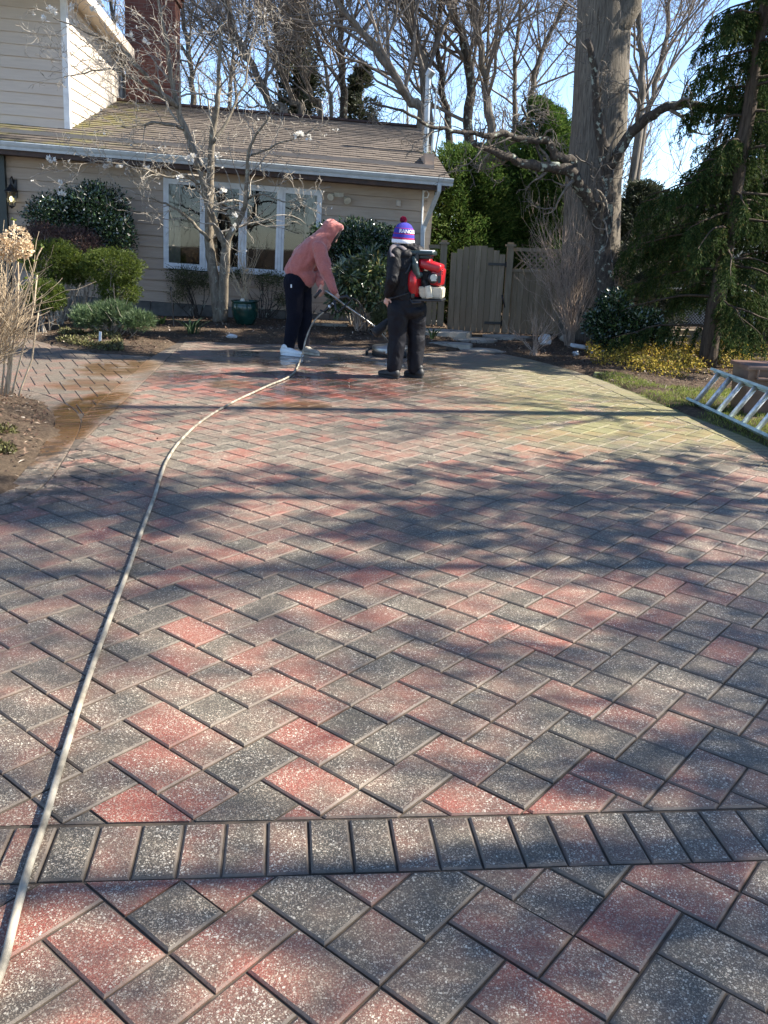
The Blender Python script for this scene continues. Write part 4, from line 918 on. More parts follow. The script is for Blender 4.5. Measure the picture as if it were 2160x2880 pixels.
# ------------------------------------------------------------------ shrubs and garden plants
def shrub(name, label, base, blobs, mat, n, L, w, stems=10, seed=1, stem_mat='twig', cat='shrub', group=None, up=.3, shell=.55, stem_r=.012, lumps=.18, flowers=0, tuft=0):
    """blobs: list of (centre, radii); leaves fill each blob's outer shell, stems rise from the base"""
    rg = random.Random(seed); base = Vector(base); root = empty(name, (0, 0, 0), label, cat, group)
    st = MB(); fo = MB(); vol = [r[0]*r[1]*r[2] for c, r in blobs]; tot = sum(vol)
    for k in range(stems):
        c, r = rg.choices(blobs, vol)[0]; v = rv(rg)*rg.uniform(.2, .85); e = c+Vector((v.x*r[0], v.y*r[1], v.z*r[2])); b = base+Vector((rg.uniform(-.08, .08), rg.uniform(-.08, .08), -.03))
        m = b.lerp(e, .5)+rv(rg)*.06; st.tube([b, b.lerp(m, .5)+rv(rg)*.02, m, m.lerp(e, .5)+rv(rg)*.03, e], [stem_r, stem_r*.8, stem_r*.6, stem_r*.45, stem_r*.3], 5, cap=False)
        for q in range(5):
            a = m.lerp(e, rg.random()); z = a+(rv(rg)+Vector((0, 0, .5)))*rg.uniform(.08, .25); st.tube([a, a.lerp(z, .5)+rv(rg)*.02, z], [stem_r*.35, stem_r*.3, stem_r*.2], 3, cap=False)
    off = Vector((rg.uniform(0, 50), rg.uniform(0, 50), 0))
    for (c, r), vv in zip(blobs, vol):
        cnt = int(n*vv/tot)
        for k in range(cnt):
            v = rv(rg); lump = 1+lumps*2*mnoise.noise(v*2.1+off)+lumps*mnoise.noise(v*5+off)
            q = (shell+(1-shell)*rg.random())*lump*(rg.uniform(.88, 1.04)); p = c+Vector((v.x*r[0], v.y*r[1], v.z*r[2]))*q
            if p.z < base.z+.02: continue
            d = (v*.8+rv(rg)*.8+Vector((0, 0, up))).normalized()
            if tuft:
                for h in range(tuft): fo.leaf(p, (d+rv(rg)*.55).normalized(), w, L*rg.uniform(.6, 1.1), rv(rg))
            else: fo.leaf(p, d, w*rg.uniform(.7, 1.2), L*rg.uniform(.6, 1.2), (v+rv(rg)*.6).normalized())
    if st.v: st.build('stems', M[stem_mat], root, True)
    fo.build('foliage', M[mat], root)
    if flowers:
        fb = MB(); L2 = []
        for k in range(flowers):
            c, r = rg.choice(blobs); v = rv(rg); v.y = -abs(v.y); v.z = abs(v.z)*.8; L2.append((c+Vector((v.x*r[0], v.y*r[1], v.z*r[2]))*1.02, v))
        blooms(fb, L2, .03, rg, 6); fb.build('blossom', M['bloom'], root)
    return root
def gp(x, y): p = G(x, y); return Vector((p.x, p.y, gz(p.x, p.y)))
A = lambda x, y, Y: at(x, y, Y)
shrub('camellia_shrub', 'large glossy dark green shrub with small white blooms below the lantern', (A(215, 700, 15.2).x, 15.2, .05), [(A(170, 615, 15.2), (.62, .45, .42)), (A(265, 600, 15.2), (.62, .45, .5)), (A(320, 660, 15.1), (.38, .4, .38))], 'camel', 15000, .06, .03, 16, 51, flowers=26)
shrub('barberry_shrub', 'brown purple leafless hedge mound behind the golden green mounds', (A(165, 760, 14.3).x, 14.3, .05), [(A(125, 690, 14.3), (.45, .4, .36)), (A(215, 695, 14.2), (.45, .4, .34))], 'purple', 15000, .045, .012, 26, 52, lumps=.06)
shrub('golden_shrub', 'golden green clipped mound at left, the largest of the three, on dark stems', (A(160, 850, 13.6).x, 13.6, .05), [(A(150, 735, 13.6), (.5, .42, .33)), (A(205, 760, 13.7), (.3, .3, .25))], 'gold', 5200, .05, .008, 14, 53, shell=.6, lumps=.1, tuft=6, group='golden green clipped mounds')
shrub('golden_shrub', 'golden green mound nearest the siding with thin brown lower stems', (A(325, 905, 13.5).x, 13.5, .05), [(A(315, 752, 13.5), (.5, .42, .29)), (A(335, 820, 13.5), (.34, .3, .24))], 'gold', 5200, .05, .008, 16, 54, shell=.6, lumps=.1, tuft=6, group='golden green clipped mounds')
shrub('golden_shrub', 'small low golden green mound behind the dry hydrangea', (A(120, 905, 13.0).x, 13.0, .05), [(A(125, 832, 13.0), (.33, .3, .24))], 'gold', 2600, .045, .008, 8, 55, shell=.6, lumps=.1, tuft=6, group='golden green clipped mounds')
shrub('dwarf_pine', 'low spreading dwarf pine with blue green needles over brown litter', (A(315, 945, 12.6).x, 12.6, .02), [(A(255, 895, 12.6), (.3, .3, .15)), (A(320, 885, 12.7), (.32, .3, .17)), (A(385, 905, 12.5), (.26, .28, .13))], 'pine', 2100, .1, .006, 16, 56, up=1.0, shell=.5, lumps=.15, tuft=9)
shrub('azalea_shrub', 'thin olive shrub under the left end of the window', (A(560, 895, 15.55).x, 15.55, .05), [(A(520, 785, 15.55), (.36, .28, .26)), (A(580, 790, 15.6), (.25, .25, .2)), (A(500, 830, 15.5), (.22, .2, .14))], 'olive', 3600, .04, .013, 12, 57, shell=.3, lumps=.25, stem_mat='bark_gn')
shrub('azalea_shrub', 'thin olive shrub under the right part of the window behind the pot', (A(740, 900, 15.6).x, 15.6, .05), [(A(670, 775, 15.6), (.3, .25, .15)), (A(760, 785, 15.6), (.42, .25, .17)), (A(800, 840, 15.6), (.2, .2, .2))], 'olive', 3000, .04, .013, 14, 58, shell=.3, lumps=.25, stem_mat='bark_gn')
shrub('camellia_shrub', 'tall glossy dark shrub against the wall between the two people', (A(1000, 880, 15.2).x, 15.2, .05), [(A(930, 680, 15.2), (.38, .4, .32)), (A(1010, 685, 15.1), (.5, .45, .4)), (A(1080, 700, 15.2), (.35, .4, .4)), (A(1010, 760, 15.0), (.5, .4, .35))], 'camel', 20000, .062, .028, 14, 59)
shrub('rhododendron', 'loose shrub of long drooping leaves in front of the dark shrub', (A(1010, 940, 14.3).x, 14.3, .03), [(A(985, 790, 14.2), (.34, .35, .36)), (A(1045, 770, 14.3), (.36, .35, .4)), (A(1075, 850, 14.2), (.26, .3, .3)), (A(960, 850, 14.2), (.22, .25, .2))], 'rhodo', 4200, .14, .036, 24, 60, up=-.1, shell=.35, lumps=.25, stem_mat='stem_beige', stem_r=.014)
shrub('juniper_shrub', 'small feathery green shrub low behind the standing person', (A(1090, 935, 13.9).x, 13.9, .03), [(A(1085, 895, 13.9), (.24, .22, .2))], 'olive', 1500, .07, .008, 6, 61, tuft=4)
shrub('holly_shrub', 'dark leafy shrub at the foot of the gnarled tree', (A(1750, 985, 13.0).x, 13.0, .0), [(A(1715, 910, 13.0), (.38, .35, .34)), (A(1800, 915, 13.0), (.36, .35, .28)), (A(1855, 945, 13.0), (.22, .25, .17)), (A(1730, 860, 13.1), (.25, .3, .25))], 'camel', 11000, .06, .03, 12, 62)
shrub('holly_shrub', 'sprawling olive shrub beside the gnarled tree under the spruce', (A(1840, 960, 14.3).x, 14.3, .0), [(A(1810, 800, 14.3), (.45, .4, .4)), (A(1880, 860, 14.4), (.4, .4, .4)), (A(1770, 740, 14.6), (.3, .3, .45))], 'ever_far', 7000, .07, .02, 14, 63, shell=.3, lumps=.3)
def canes(name, label, base, n, h, spread, seed, mat='stem_beige', r=.006, fork=3, cat='shrub', lean=(0, 0), group=None, stemlabel='stems', curve=.3, buds=None):
    rg = random.Random(seed); t = Tree(seed); B = Vector(base); root = empty(name, (0, 0, 0), label, cat, group)
    for k in range(n):
        a = rg.uniform(0, 2*math.pi); q = rg.random()**.6; H = h*rg.uniform(.55, 1.05)
        e = Vector((math.cos(a)*spread*q+lean[0]*H, math.sin(a)*spread*q*.7+lean[1]*H, H*(1-.25*q))); b = B+Vector((math.cos(a)*.07, math.sin(a)*.07, -.03))
        pts = [b]; m = 6
        for i in range(1, m+1):
            s = i/m; pts.append(B+Vector((e.x*s**(1+curve), e.y*s**(1+curve), e.z*(s if s < .8 else s-.02)))+rv(rg)*.02*h)
        t.C.tube(pts, [r*(1-.7*i/m) for i in range(m+1)], 5, cap=False)
        for f in range(fork):
            i = rg.randint(2, m-1); d = ((pts[i+1]-pts[i]).normalized()+rv(rg)*.6).normalized()
            t.branch(pts[i], d, H*rg.uniform(.15, .4), r*.5, 1, (2, 2), .1, .22, (.3, .8), minr=r*.22)
        t.tips.append((pts[-1], (pts[-1]-pts[-2]).normalized()))
    t.C.build(stemlabel, M[mat], root, True); return root, t
canes('bare_shrub', 'tall beige twiggy shrub rising in front of the big trunk', (A(1600, 985, 14.0).x, 14.0, 0), 46, 2.3, .85, 71, r=.007, fork=6, lean=(-.1, 0))
canes('bare_shrub', 'small bare shrub with dry seed heads by the gate path', gp(1500, 1002), 20, .72, .5, 72, r=.006, fork=4)
canes('bare_shrub', 'bare branching stems by the foundation between pot and bending person', (A(850, 930, 15.0).x, 15.0, .03), 10, .8, .4, 73, mat='bark_gn', r=.007, fork=5)
_, t = canes('hydrangea_shrub', 'dry tan hydrangea stems with pale papery flower heads at left edge', (-3.7, 7.65, .1), 260, 1.15, .52, 74, mat='stem_tan', r=.0085, fork=3, lean=(.12, 0))
root = _; mb = MB(); rg = random.Random(8)
for (x, y, r) in ((48, 672, .1), (20, 705, .09), (66, 700, .07), (-6, 688, .08)):
    c = A(x, y, 7.6)
    for k in range(420): v = rv(rg); q = c+v*r*rg.uniform(.8, 1.05); mb.leaf(q, (v+rv(rg)*.9).normalized(), .018, .024, rv(rg))
mb.build('dried_flower_head', M['dried'], root)
mb = MB()
for pts in (((30, 1050), (45, 900), (52, 790), (50, 715)), ((20, 1060), (50, 900), (85, 800), (105, 720), (118, 696)), ((40, 1080), (70, 960), (95, 860), (105, 770)), ((10, 1050), (20, 900), (22, 740)), ((25, 1000), (36, 840), (40, 700), (38, 620)), ((60, 1090), (90, 1010), (100, 930), (108, 880))):
    q_ = A(pts[0][0], pts[0][1], 7.7); mb.tube([Vector((q_.x-.05, 7.68, .02))]+[A(x, y, 7.7) for x, y in pts], [.01, .009, .008, .007, .006, .005][:len(pts)+1], 6)
mb.build('tall_cane', M['stem_tan'], root, True)
for x, y in ((118, 696), (100, 735), (38, 620), (52, 735), (60, 810), (100, 772), (70, 785)): mb = MB(); blooms(mb, [(A(x, y, 7.68), Vector((0, 0, 1)))], .03, rg, 5); mb.build('leaf_bud', M['gold'], root)
# glazed pot with bare stems
pb = gp(690, 934); pot = empty('glazed_pot', pb, 'round teal green glazed pot holding bare stems by the window bed', 'pot')
mb = MB(); k = 1.0
mb.lathe([(.12, 0), (.15, .02), (.2, .14), (.222, .25), (.215, .33), (.205, .355), (.225, .37), (.23, .385), (.205, .39), (.195, .37), (.19, .32)], (0, 0, 0), 28); mb.build('pot_body', M['teal'], pot, True)
mb = MB(); mb.lathe([(.19, .32), (.05, .335), (0, .34)], (0, 0, 0), 20); mb.build('pot_soil', M['soil'], pot)
root, t = canes('potted_shrub', 'bare pale branching stems growing in the teal pot', pb+Vector((0, 0, .34)), 17, 1.05, .5, 75, r=.007, fork=3, cat='plant', mat='stem_tan')
mb = MB(); mb.ell((pb.x-.02, pb.y-.1, pb.z+.36), (.05, .05, .07)); mb.build('pale_bulb', M['cream'], root)
# low plants, stake, tag
def blades(name, label, c, n, L, w, mat, seed, spread=.12):
    rg = random.Random(seed); mb = MB()
    for k in range(n):
        a = rg.uniform(0, 6.28); d = Vector((math.cos(a), math.sin(a), 0)); p = Vector(c)+d*rg.uniform(0, spread*.5); l = L*rg.uniform(.6, 1.1); pts = [p+d*l*.75*s**1.6*rg.uniform(.8, 1)+Vector((0, 0, l*(s-.45*s*s))) for s in (0, .35, .7, 1)]
        sd = Vector((-d.y, d.x, 0))*w*.5; mb.add([pts[0]-sd*.6, pts[0]+sd*.6, pts[1]+sd, pts[1]-sd, pts[2]+sd*.8, pts[2]-sd*.8, pts[3]], [(0, 1, 2, 3), (3, 2, 4, 5), (5, 4, 6)])
    o = mb.build(name, M[mat]); return tag(o, label, 'plant')
q = gp(540, 948); blades('daffodil_plant', 'tuft of strappy green leaves right of the black stake', q, 26, .42, .028, 'pine', 3, .25)
q = gp(455, 930); blades('daffodil_plant', 'smaller tuft of green leaves left of the black stake', q, 12, .22, .03, 'gold', 4, .15)
q = gp(1215, 965); blades('daffodil_plant', 'few pale strap leaves beside the fence right of the standing person', q, 8, .34, .03, 'pine', 6, .12)
q = gp(490, 938); mb = MB(); mb.tube([q-Vector((0, 0, .05)), q+Vector((-.02, 0, .58))], .011, 6); mb.tube([q+Vector((-.02, 0, .57)), q+Vector((-.02, 0, .62))], .018, 6); tag(mb.build('garden_stake', M['black']), 'thin black metal stake in the bed before the window', 'stake')
q = gp(283, 980); mb = MB(); mb.rbox(q+Vector((0, 0, .09)), (.035, .006, .2), Matrix.Rotation(.12, 4, 'Y'), .002); tag(mb.build('plant_marker', M['white']), 'small white upright plant tag in the left bed', 'plant tag')
# litter, cover, lawn
def on_ground(x, y): return Vector((x, y, gz(x, y)))
rg = random.Random(12); mb = MB(); c = 0
while c < 24000:
    x = rg.uniform(-6.5, 6.5); y = rg.uniform(5, 15.5); d = sdist(x, y)
    if d < .02 or (x > 2.6 and y < 9.6 and d < 1.6): continue
    if d > 3.2: continue
    c += 1; p = on_ground(x, y)+Vector((0, 0, rg.uniform(.004, .03))); v = rv(rg); v.z *= .35; s = rg.uniform(.012, .045); mb.leaf(p, v.normalized(), s*rg.uniform(.3, .8), s*1.3, Vector((0, 0, 1)))
o = mb.build('leaf_litter', M['litter']); tag(o, 'dry leaves and bark chips scattered over the garden beds', 'leaf litter', kind='stuff')
mb = MB(); c = 0
while c < 420:
    x = rg.uniform(-3.6, 2.5); y = rg.uniform(5, 13.6)
    if rg.random() < .55: x = rg.uniform(-2.9, -1.6); y = rg.uniform(4.8, 8)
    if sdist(x, y) > -.02: continue
    c += 1; v = rv(rg); v.z *= .3; s = rg.uniform(.008, .03); mb.leaf(Vector((x, y, rg.uniform(.004, .01))), v.normalized(), s*.7, s, Vector((0, 0, 1)))
tag(mb.build('paving_debris', M['litter']), 'small dark leaf bits and mud crumbs on the pavers', 'debris', kind='stuff')
def cover(name, label, polypx, n, mat, L, w, h, seed, cat, tall=.1):
    rg = random.Random(seed); P = np.array([xy(G(*p)) for p in polypx]); lo = P.min(0); hi = P.max(0); mb = MB(); c = 0; k = 0
    while c < n and k < n*30:
        k += 1; x = rg.uniform(lo[0], hi[0]); y = rg.uniform(lo[1], hi[1])
        if not inside(P, x, y): continue
        e = mnoise.noise(Vector((x*2.2, y*2.2, seed)))
        if e < -.12: continue
        c += 1; p = on_ground(x, y); z = h*rg.random()*(.6+e); b = p+Vector((0, 0, z)); d = (rv(rg)+Vector((0, 0, .7))).normalized(); mb.leaf(b, d, w, L*rg.uniform(.6, 1.2), rv(rg))
    o = mb.build(name, M[mat]); return tag(o, label, cat, kind='stuff')
cover('golden_ground_cover', 'yellow green leafy ground cover under the gnarled tree and spruce', [(1640, 1000), (1700, 975), (1990, 990), (2000, 1060), (1900, 1072), (1760, 1050), (1660, 1030)], 6500, 'yellow', .04, .02, .24, 5, 'ground cover')
cover('golden_ground_cover', 'yellow ground cover beyond the brown bin at the right edge', [(1990, 980), (2120, 960), (2300, 970), (2350, 1080), (2010, 1050)], 6000, 'yellow', .04, .02, .28, 6, 'ground cover')
cover('low_ground_cover', 'low green brown ground cover along the curved bed edge', [(160, 965), (190, 972), (280, 990), (350, 994), (340, 965), (250, 955), (170, 945)], 4000, 'cover', .04, .02, .07, 7, 'ground cover')
cover('low_ground_cover', 'low green moss patch on the left bed behind the paving edge', [(-80, 1330), (40, 1300), (50, 1240), (-60, 1250)], 2500, 'cover', .03, .015, .05, 8, 'ground cover')
# lawn
LP = [xy(G(*p)) for p in ((1672, 1052), (1742, 1056), (1850, 1090), (1960, 1100))]+[(5.2, 9.9), (7, 9.0), (7.5, 2), (3.5, 1), (3.42, 3.5)]+[(p[0]+.02, p[1]) for p in RIGHT[::-1] if 3.8 < p[1] < 11.2]
LA_ = np.array(LP); mb = MB(); mb.add([(p[0], p[1], gz(p[0], p[1])+.012) for p in LP], [tuple(range(len(LP)))]); 
mb.build('lawn', M['lawn'], kind='structure')
rg = random.Random(3); mb = MB(); c = 0
while c < 42000:
    x = rg.uniform(2.4, 6.2); y = rg.uniform(5.5, 11.5)
    if not inside(LA_, x, y) or mnoise.noise(Vector((x*1.6, y*1.6, 0))) < -.3+.1*rg.random(): continue
    c += 1; h = rg.uniform(.02, .055); v = Vector((rg.gauss(0, .5), rg.gauss(0, .5), 1)).normalized(); mb.leaf(on_ground(x, y)+Vector((0, 0, .008)), v, .006, h, rv(rg))
tag(mb.build('lawn_grass', M['grass']), 'thin sunlit grass between the paving edge and the ladder', 'grass', kind='stuff')
# flagstones to the gate
fs = [((1235, 955), 1.0, .5), ((1330, 962), .9, .45), ((1420, 955), .8, .4), ((1270, 977), .7, .28), ((1370, 985), .75, .3)]
fl_lab = ['pale flagstone nearest the fence corner', 'pale flagstone in front of the gate middle', 'pale flagstone under the gate hinge post', 'small flagstone touching the paving edge', 'small flagstone closest to the bare shrub']
for k, ((x, y), w, d) in enumerate(fs):
    c = G(x, y); rg = random.Random(k); n = 9; ring = [(c.x+w*.5*math.cos(a)*rg.uniform(.85, 1.1), c.y+d*.7*math.sin(a)*rg.uniform(.85, 1.1)) for a in [2*math.pi*i/n for i in range(n)]]
    z = max(gz(c.x, c.y), -.03)+.035; mb = MB(); mb.add([(a, b, z) for a, b in ring]+[(a, b, z-.1) for a, b in ring], [tuple(range(n))]+[(i, n+i, n+(i+1) % n, (i+1) % n) for i in range(n)]); tag(mb.build('flagstone', M['stone']), fl_lab[k], 'flagstone', 'flagstones before the gate')
def rock(name, label, c, r, mat, seed, cat='stone'):
    rg = random.Random(seed); bm = bmesh.new(); bmesh.ops.create_icosphere(bm, subdivisions=3, radius=1); off = Vector((seed*3.1, 0, 0))
    for v in bm.verts: v.co *= 1+.35*mnoise.noise(v.co*1.4+off)+.1*mnoise.noise(v.co*4+off); v.co = Vector((v.co.x*r[0], v.co.y*r[1], v.co.z*r[2]))+Vector(c)
    me = bpy.data.meshes.new(name); bm.to_mesh(me); bm.free(); me.materials.append(M[mat]); o = bpy.data.objects.new(name, me); COL.objects.link(o); return tag(o, label, cat)
q = gp(1532, 972); rock('white_rock', 'white rock beside the small bare shrub', q+Vector((0, 0, .07)), (.1, .09, .1), 'quartz', 2)
q = gp(1592, 968); rock('garden_stone', 'pale rounded stone in leaves right of the white rock', q+Vector((0, 0, .06)), (.1, .08, .07), 'stone', 4)
q = gp(652, 958); rock('white_pebble', 'small pale stone on the bed edge before the pot', q+Vector((0, 0, .03)), (.08, .05, .035), 'quartz', 5)
q = gp(1618, 1005); rock('grey_pebble', 'small blue grey stone near the white slab', q+Vector((0, 0, .03)), (.05, .04, .035), 'galv', 7)
q = gp(1650, 990); mb = MB(); mb.rbox(q+Vector((-.1, 0, .06)), (.3, .14, .05), Matrix.Rotation(.12, 4, 'Y') @ Matrix.Rotation(.1, 4, 'Z'), .01); tag(mb.build('white_slab', M['white']), 'broken white slab lying on the mulch left of the yellow plants', 'slab')
q = gp(1680, 1000); mb = MB(); mb.rbox(q+Vector((0, 0, .04)), (.2, .1, .035), Matrix.Rotation(-.12, 4, 'Y'), .008); tag(mb.build('white_slab', M['white']), 'smaller white slab piece right beside the broken one', 'slab')
mb = MB(); q0 = A(875, 908, 14.9); q1 = A(978, 912, 14.9); mb.box((q0.x, 14.85, q0.z-.05), (q1.x, 14.95, q0.z)); tag(mb.build('edging_board', M['stone']), 'pale narrow edging board in the bed behind the two people', 'board')
mb = MB(); mb.rbox(A(2060, 940, 14.6), (1.9, .12, .1), bev=.01); mb.rbox(A(2060, 960, 14.5), (2.1, .14, .1), Matrix.Rotation(.03, 4, 'Y'), .01); tag(mb.build('timber_edging', M['post']), 'weathered timber edging under the chain link fence', 'timber')

# ------------------------------------------------------------------ pressure hose
hp = [(-60, 2870), (6, 2721), (46, 2564), (85, 2425), (125, 2310), (163, 2180), (215, 2010), (257, 1882), (290, 1790), (319, 1712), (365, 1589), (404, 1478), (433, 1400), (452, 1340), (472, 1290), (510, 1236), (570, 1182), (651, 1133), (710, 1105), (760, 1082), (800, 1066), (825, 1050), (838, 1030)]
HP = [G(x, y, .0135) for x, y in hp]+[A(846, 1008, 11.1), A(852, 990, 11.25), A(860, 955, 11.4), A(877, 913, 11.5), A(894, 892, 11.55), A(911, 878, 11.55)]
def cr_spline(P, sub=6):
    out = []
    for i in range(len(P)-1):
        p0 = P[max(i-1, 0)]; p1 = P[i]; p2 = P[i+1]; p3 = P[min(i+2, len(P)-1)]
        for k in range(sub): t = k/sub; out.append(.5*((2*p1)+(-p0+p2)*t+(2*p0-5*p1+4*p2-p3)*t*t+(-p0+3*p1-3*p2+p3)*t**3))
    out.append(P[-1]); return out
mb = MB(); mb.tube(cr_spline(HP), .0108, 10); tag(mb.build('pressure_hose', M['hose'], None, True), 'long beige pressure washer hose snaking over the pavers', 'hose')

# ------------------------------------------------------------------ surface cleaner
DC = G(1098, 1000, 0); sc = empty('surface_cleaner', (0, 0, 0), 'round steel surface cleaner on wheels with a long chrome lance', 'cleaner')
mb = MB(); mb.lathe([(.25, .035), (.262, .04), (.262, .12), (.25, .135), (.1, .15), (.06, .17), (0, .17)], DC, 36); mb.build('steel_deck', M['steel'], sc, True)
mb = MB(); mb.lathe([(.24, .0), (.255, .0), (.258, .04), (.24, .04)], DC, 36); mb.build('brush_skirt', M['rubber'], sc, True)
mb = MB(); mb.box(DC+Vector((-.07, -.268, .06)), DC+Vector((.1, -.262, .1))); mb.build('plate', M['galv'], sc)
for dx, dy in ((-.33, -.02), (.25, .2), (.2, -.2)): mb = MB(); mb.tube([DC+Vector((dx-.018, dy, .045)), DC+Vector((dx+.018, dy, .045))], .045, 14); mb.tube([DC+Vector((dx, dy, .05)), DC+Vector((dx*.75, dy*.75, .11))], .01, 6); mb.build('caster_wheel', M['rubber'], sc)
LY = 11.65
lance = [DC+Vector((0, 0, .17)), A(1092, 962, LY+.1), A(1059, 922, LY), A(1010, 886, LY), A(970, 859, LY-.1), A(935, 831, LY-.15), A(916, 817, LY-.15)]
mb = MB(); mb.tube(lance, [.016, .016, .014, .013, .013, .013, .012], 10); mb.build('lance', M['steel'], sc, True)
mb = MB(); mb.tube([A(903, 815, LY-.2), A(884, 838, LY-.2)], .019, 8); mb.build('grip', M['black'], sc, True); mb = MB(); mb.tube([A(940, 845, LY-.2), A(945, 872, LY-.22), A(950, 880, LY-.22), A(985, 846, LY-.2)], .014, 8); mb.tube([A(955, 838, LY-.2), A(975, 833, LY-.2), A(985, 845, LY-.2)], .022, 8); mb.build('grip_handle', M['black'], sc, True)
mb = MB(); mb.tube(cr_spline([A(975, 838, LY-.2), A(1000, 842, LY-.2), A(1016, 862, LY-.15), A(1030, 900, LY-.1), A(1035, 930, LY), A(1060, 945, LY), A(1088, 925, LY)]), .01, 6); mb.build('whip_hose', M['rubber'], sc, True)
mb = MB(); mb.tube([A(911, 878, 11.55), A(922, 868, 11.55), A(938, 852, 11.5), A(944, 846, 11.45)], [.018, .02, .018, .014], 8); mb.tube([A(900, 872, 11.55), A(918, 880, 11.55)], .012, 6); mb.build('hose_coupling', M['black'], sc, True)
mb = MB(); mb.tube([A(925, 864, 11.53), A(929, 860, 11.53)], .023, 8); mb.tube([A(936, 855, 11.5), A(939, 852, 11.5)], .02, 8); mb.build('coupling_ring', M['white'], sc, True)

# ------------------------------------------------------------------ people
def chain(mb, p0, r0, p1, r1, R=None, k=None):
    p0 = Vector(p0); p1 = Vector(p1); r0 = Vector((r0,)*3) if not hasattr(r0, '__len__') else Vector(r0); r1 = Vector((r1,)*3) if not hasattr(r1, '__len__') else Vector(r1)
    n = k or max(2, int((p1-p0).length/(min(min(r0), min(r1))*.3))+1)
    for i in range(n+1):
        t = i/n; r = r0.lerp(r1, t); mb.ell(p0.lerp(p1, t), r, R, 16, 12)
def blob(name, mb, voxel, mat, parent, it=6, disp=None, seed=0):
    me = bpy.data.meshes.new('tmp'); me.from_pydata(mb.v, [], mb.f); o = bpy.data.objects.new('tmp', me); COL.objects.link(o)
    m = o.modifiers.new('r', 'REMESH'); m.mode = 'VOXEL'; m.voxel_size = voxel; m.use_smooth_shade = True
    s = o.modifiers.new('s', 'SMOOTH'); s.iterations = it; s.factor = .5
    dg = bpy.context.evaluated_depsgraph_get(); me2 = bpy.data.meshes.new_from_object(o.evaluated_get(dg)); bpy.data.objects.remove(o); me2.name = name
    if disp:
        amp, sc = disp; off = Vector((seed, seed*2, 0)); nr = [v.normal.copy() for v in me2.vertices]
        for v, n in zip(me2.vertices, nr):
            p = v.co; w = Vector((p.x*sc, p.y*sc, p.z*sc*.7)); wr = mnoise.noise(w+off+Vector((mnoise.noise(w*.7), 0, mnoise.noise(w*.9+off)))*1.5); v.co = p+n*(amp*(1-abs(wr)*3.0)*.6+amp*.5*mnoise.noise(w*2.3))
    me2.materials.clear(); me2.materials.append(M[mat] if isinstance(mat, str) else mat)
    me2.polygons.foreach_set('use_smooth', [True]*len(me2.polygons)); ob = bpy.data.objects.new(name, me2); COL.objects.link(ob); ob.parent = parent; return ob
def hand(mb, w, d, n, curl=1.0, side=1, s=1.0):
    """w wrist, d direction of the fingers, n back-of-hand normal, side: where the thumb leaves"""
    d = d.normalized(); n = (n-d*n.dot(d)).normalized(); u = d.cross(n)*side
    chain(mb, w, (.024*s,)*3, w+d*.075*s, (.03*s,)*3); 
    for k in range(-1, 2): chain(mb, w+d*.02*s+u*.012*k*s, .016*s, w+d*.08*s+u*.022*k*s, .014*s)
    for k, (L, o) in enumerate(((.07, .032), (.08, .011), (.075, -.011), (.06, -.031))):
        p = w+d*(.085-.006*abs(k-1.2))*s+u*o*s; dd = d.copy(); c = .55*curl+.08*k
        for q, f in enumerate((.45, .32, .25)):
            dd = (dd*math.cos(c)-n*math.sin(c)).normalized(); c2 = dd; n2 = (n*1).normalized(); p2 = p+dd*L*f*s; chain(mb, p, (.0095-.001*q)*s, p2, (.0088-.001*q)*s); p = p2; n = n2; c = .62*curl
    p = w+d*.025*s+u*.028*s; dd = (d*.6+u*.8-n*.3).normalized()
    for q, f in enumerate((.04, .032)): p2 = p+dd*f*s; chain(mb, p, .0115*s, p2, .01*s); p = p2; dd = (dd+d*.6-u*.5-n*.3).normalized()
def head(mb, c, face, up=Vector((0, 0, 1))):
    face = face.normalized(); x = face.cross(up).normalized(); up = x.cross(face)
    R = Matrix((x, face, up)).transposed().to_4x4().to_3x3()
    mb.ell(c+up*.02, (.076, .095, .1), R, 20, 14); mb.ell(c+face*.02-up*.05, (.06, .075, .075), R, 16, 12)
    chain(mb, c+face*.093+up*.015, .011, c+face*.112-up*.02, .016); mb.ell(c+face*.088-up*.052, (.026, .012, .01), R); mb.ell(c+face*.08-up*.085, (.024, .02, .02), R)
    for s in (-1, 1): mb.ell(c+x*.076*s-up*.005, (.01, .02, .032), R); mb.ell(c+face*.082+x*.03*s+up*.03, (.018, .01, .009), R)
V = Vector
# ---- man in the hoodie, bending over the lance
p1 = empty('person', (0, 0, 0), 'person in dusty red hoodie and dark sweatpants bending over the lance', 'person')
Y = 11.9; J = lambda x, y, d=0: A(x, y, Y+d)
b = MB(); fc = V((.75, -.1, -.75))
head(b, J(931, 658), fc, V((.6, 0, .8))); chain(b, J(925, 672), .055, J(905, 685), .06)
chain(b, J(900, 690), (.12, .15, .1), J(838, 775), (.12, .14, .12)); chain(b, J(900, 690, -.16), .05, J(914, 762, -.25), .04); chain(b, J(914, 762, -.25), .04, J(940, 822, -.32), .026)
chain(b, J(905, 695, .14), .05, J(895, 765, .2), .04); chain(b, J(895, 765, .2), .04, J(903, 806, -.1), .026)
hand(b, J(941, 822, -.3), J(958, 845, -.24)-J(941, 822, -.3), V((.5, -.6, .4)), 1.15, -1); hand(b, J(903, 805, -.2), J(907, 825, -.22)-J(903, 805, -.2), V((.5, -.7, .3)), 1.1, 1)
for x0_, kx, ax_, d0 in ((830, 832, 813, -.1), (850, 862, 855, .12)): chain(b, J(x0_, 795, d0), .08, J(kx, 885, d0), .055); chain(b, J(kx, 885, d0), .055, J(ax_, 975, d0), .04)
blob('body', b, .0065, 'skin', p1, 3)
h = MB()
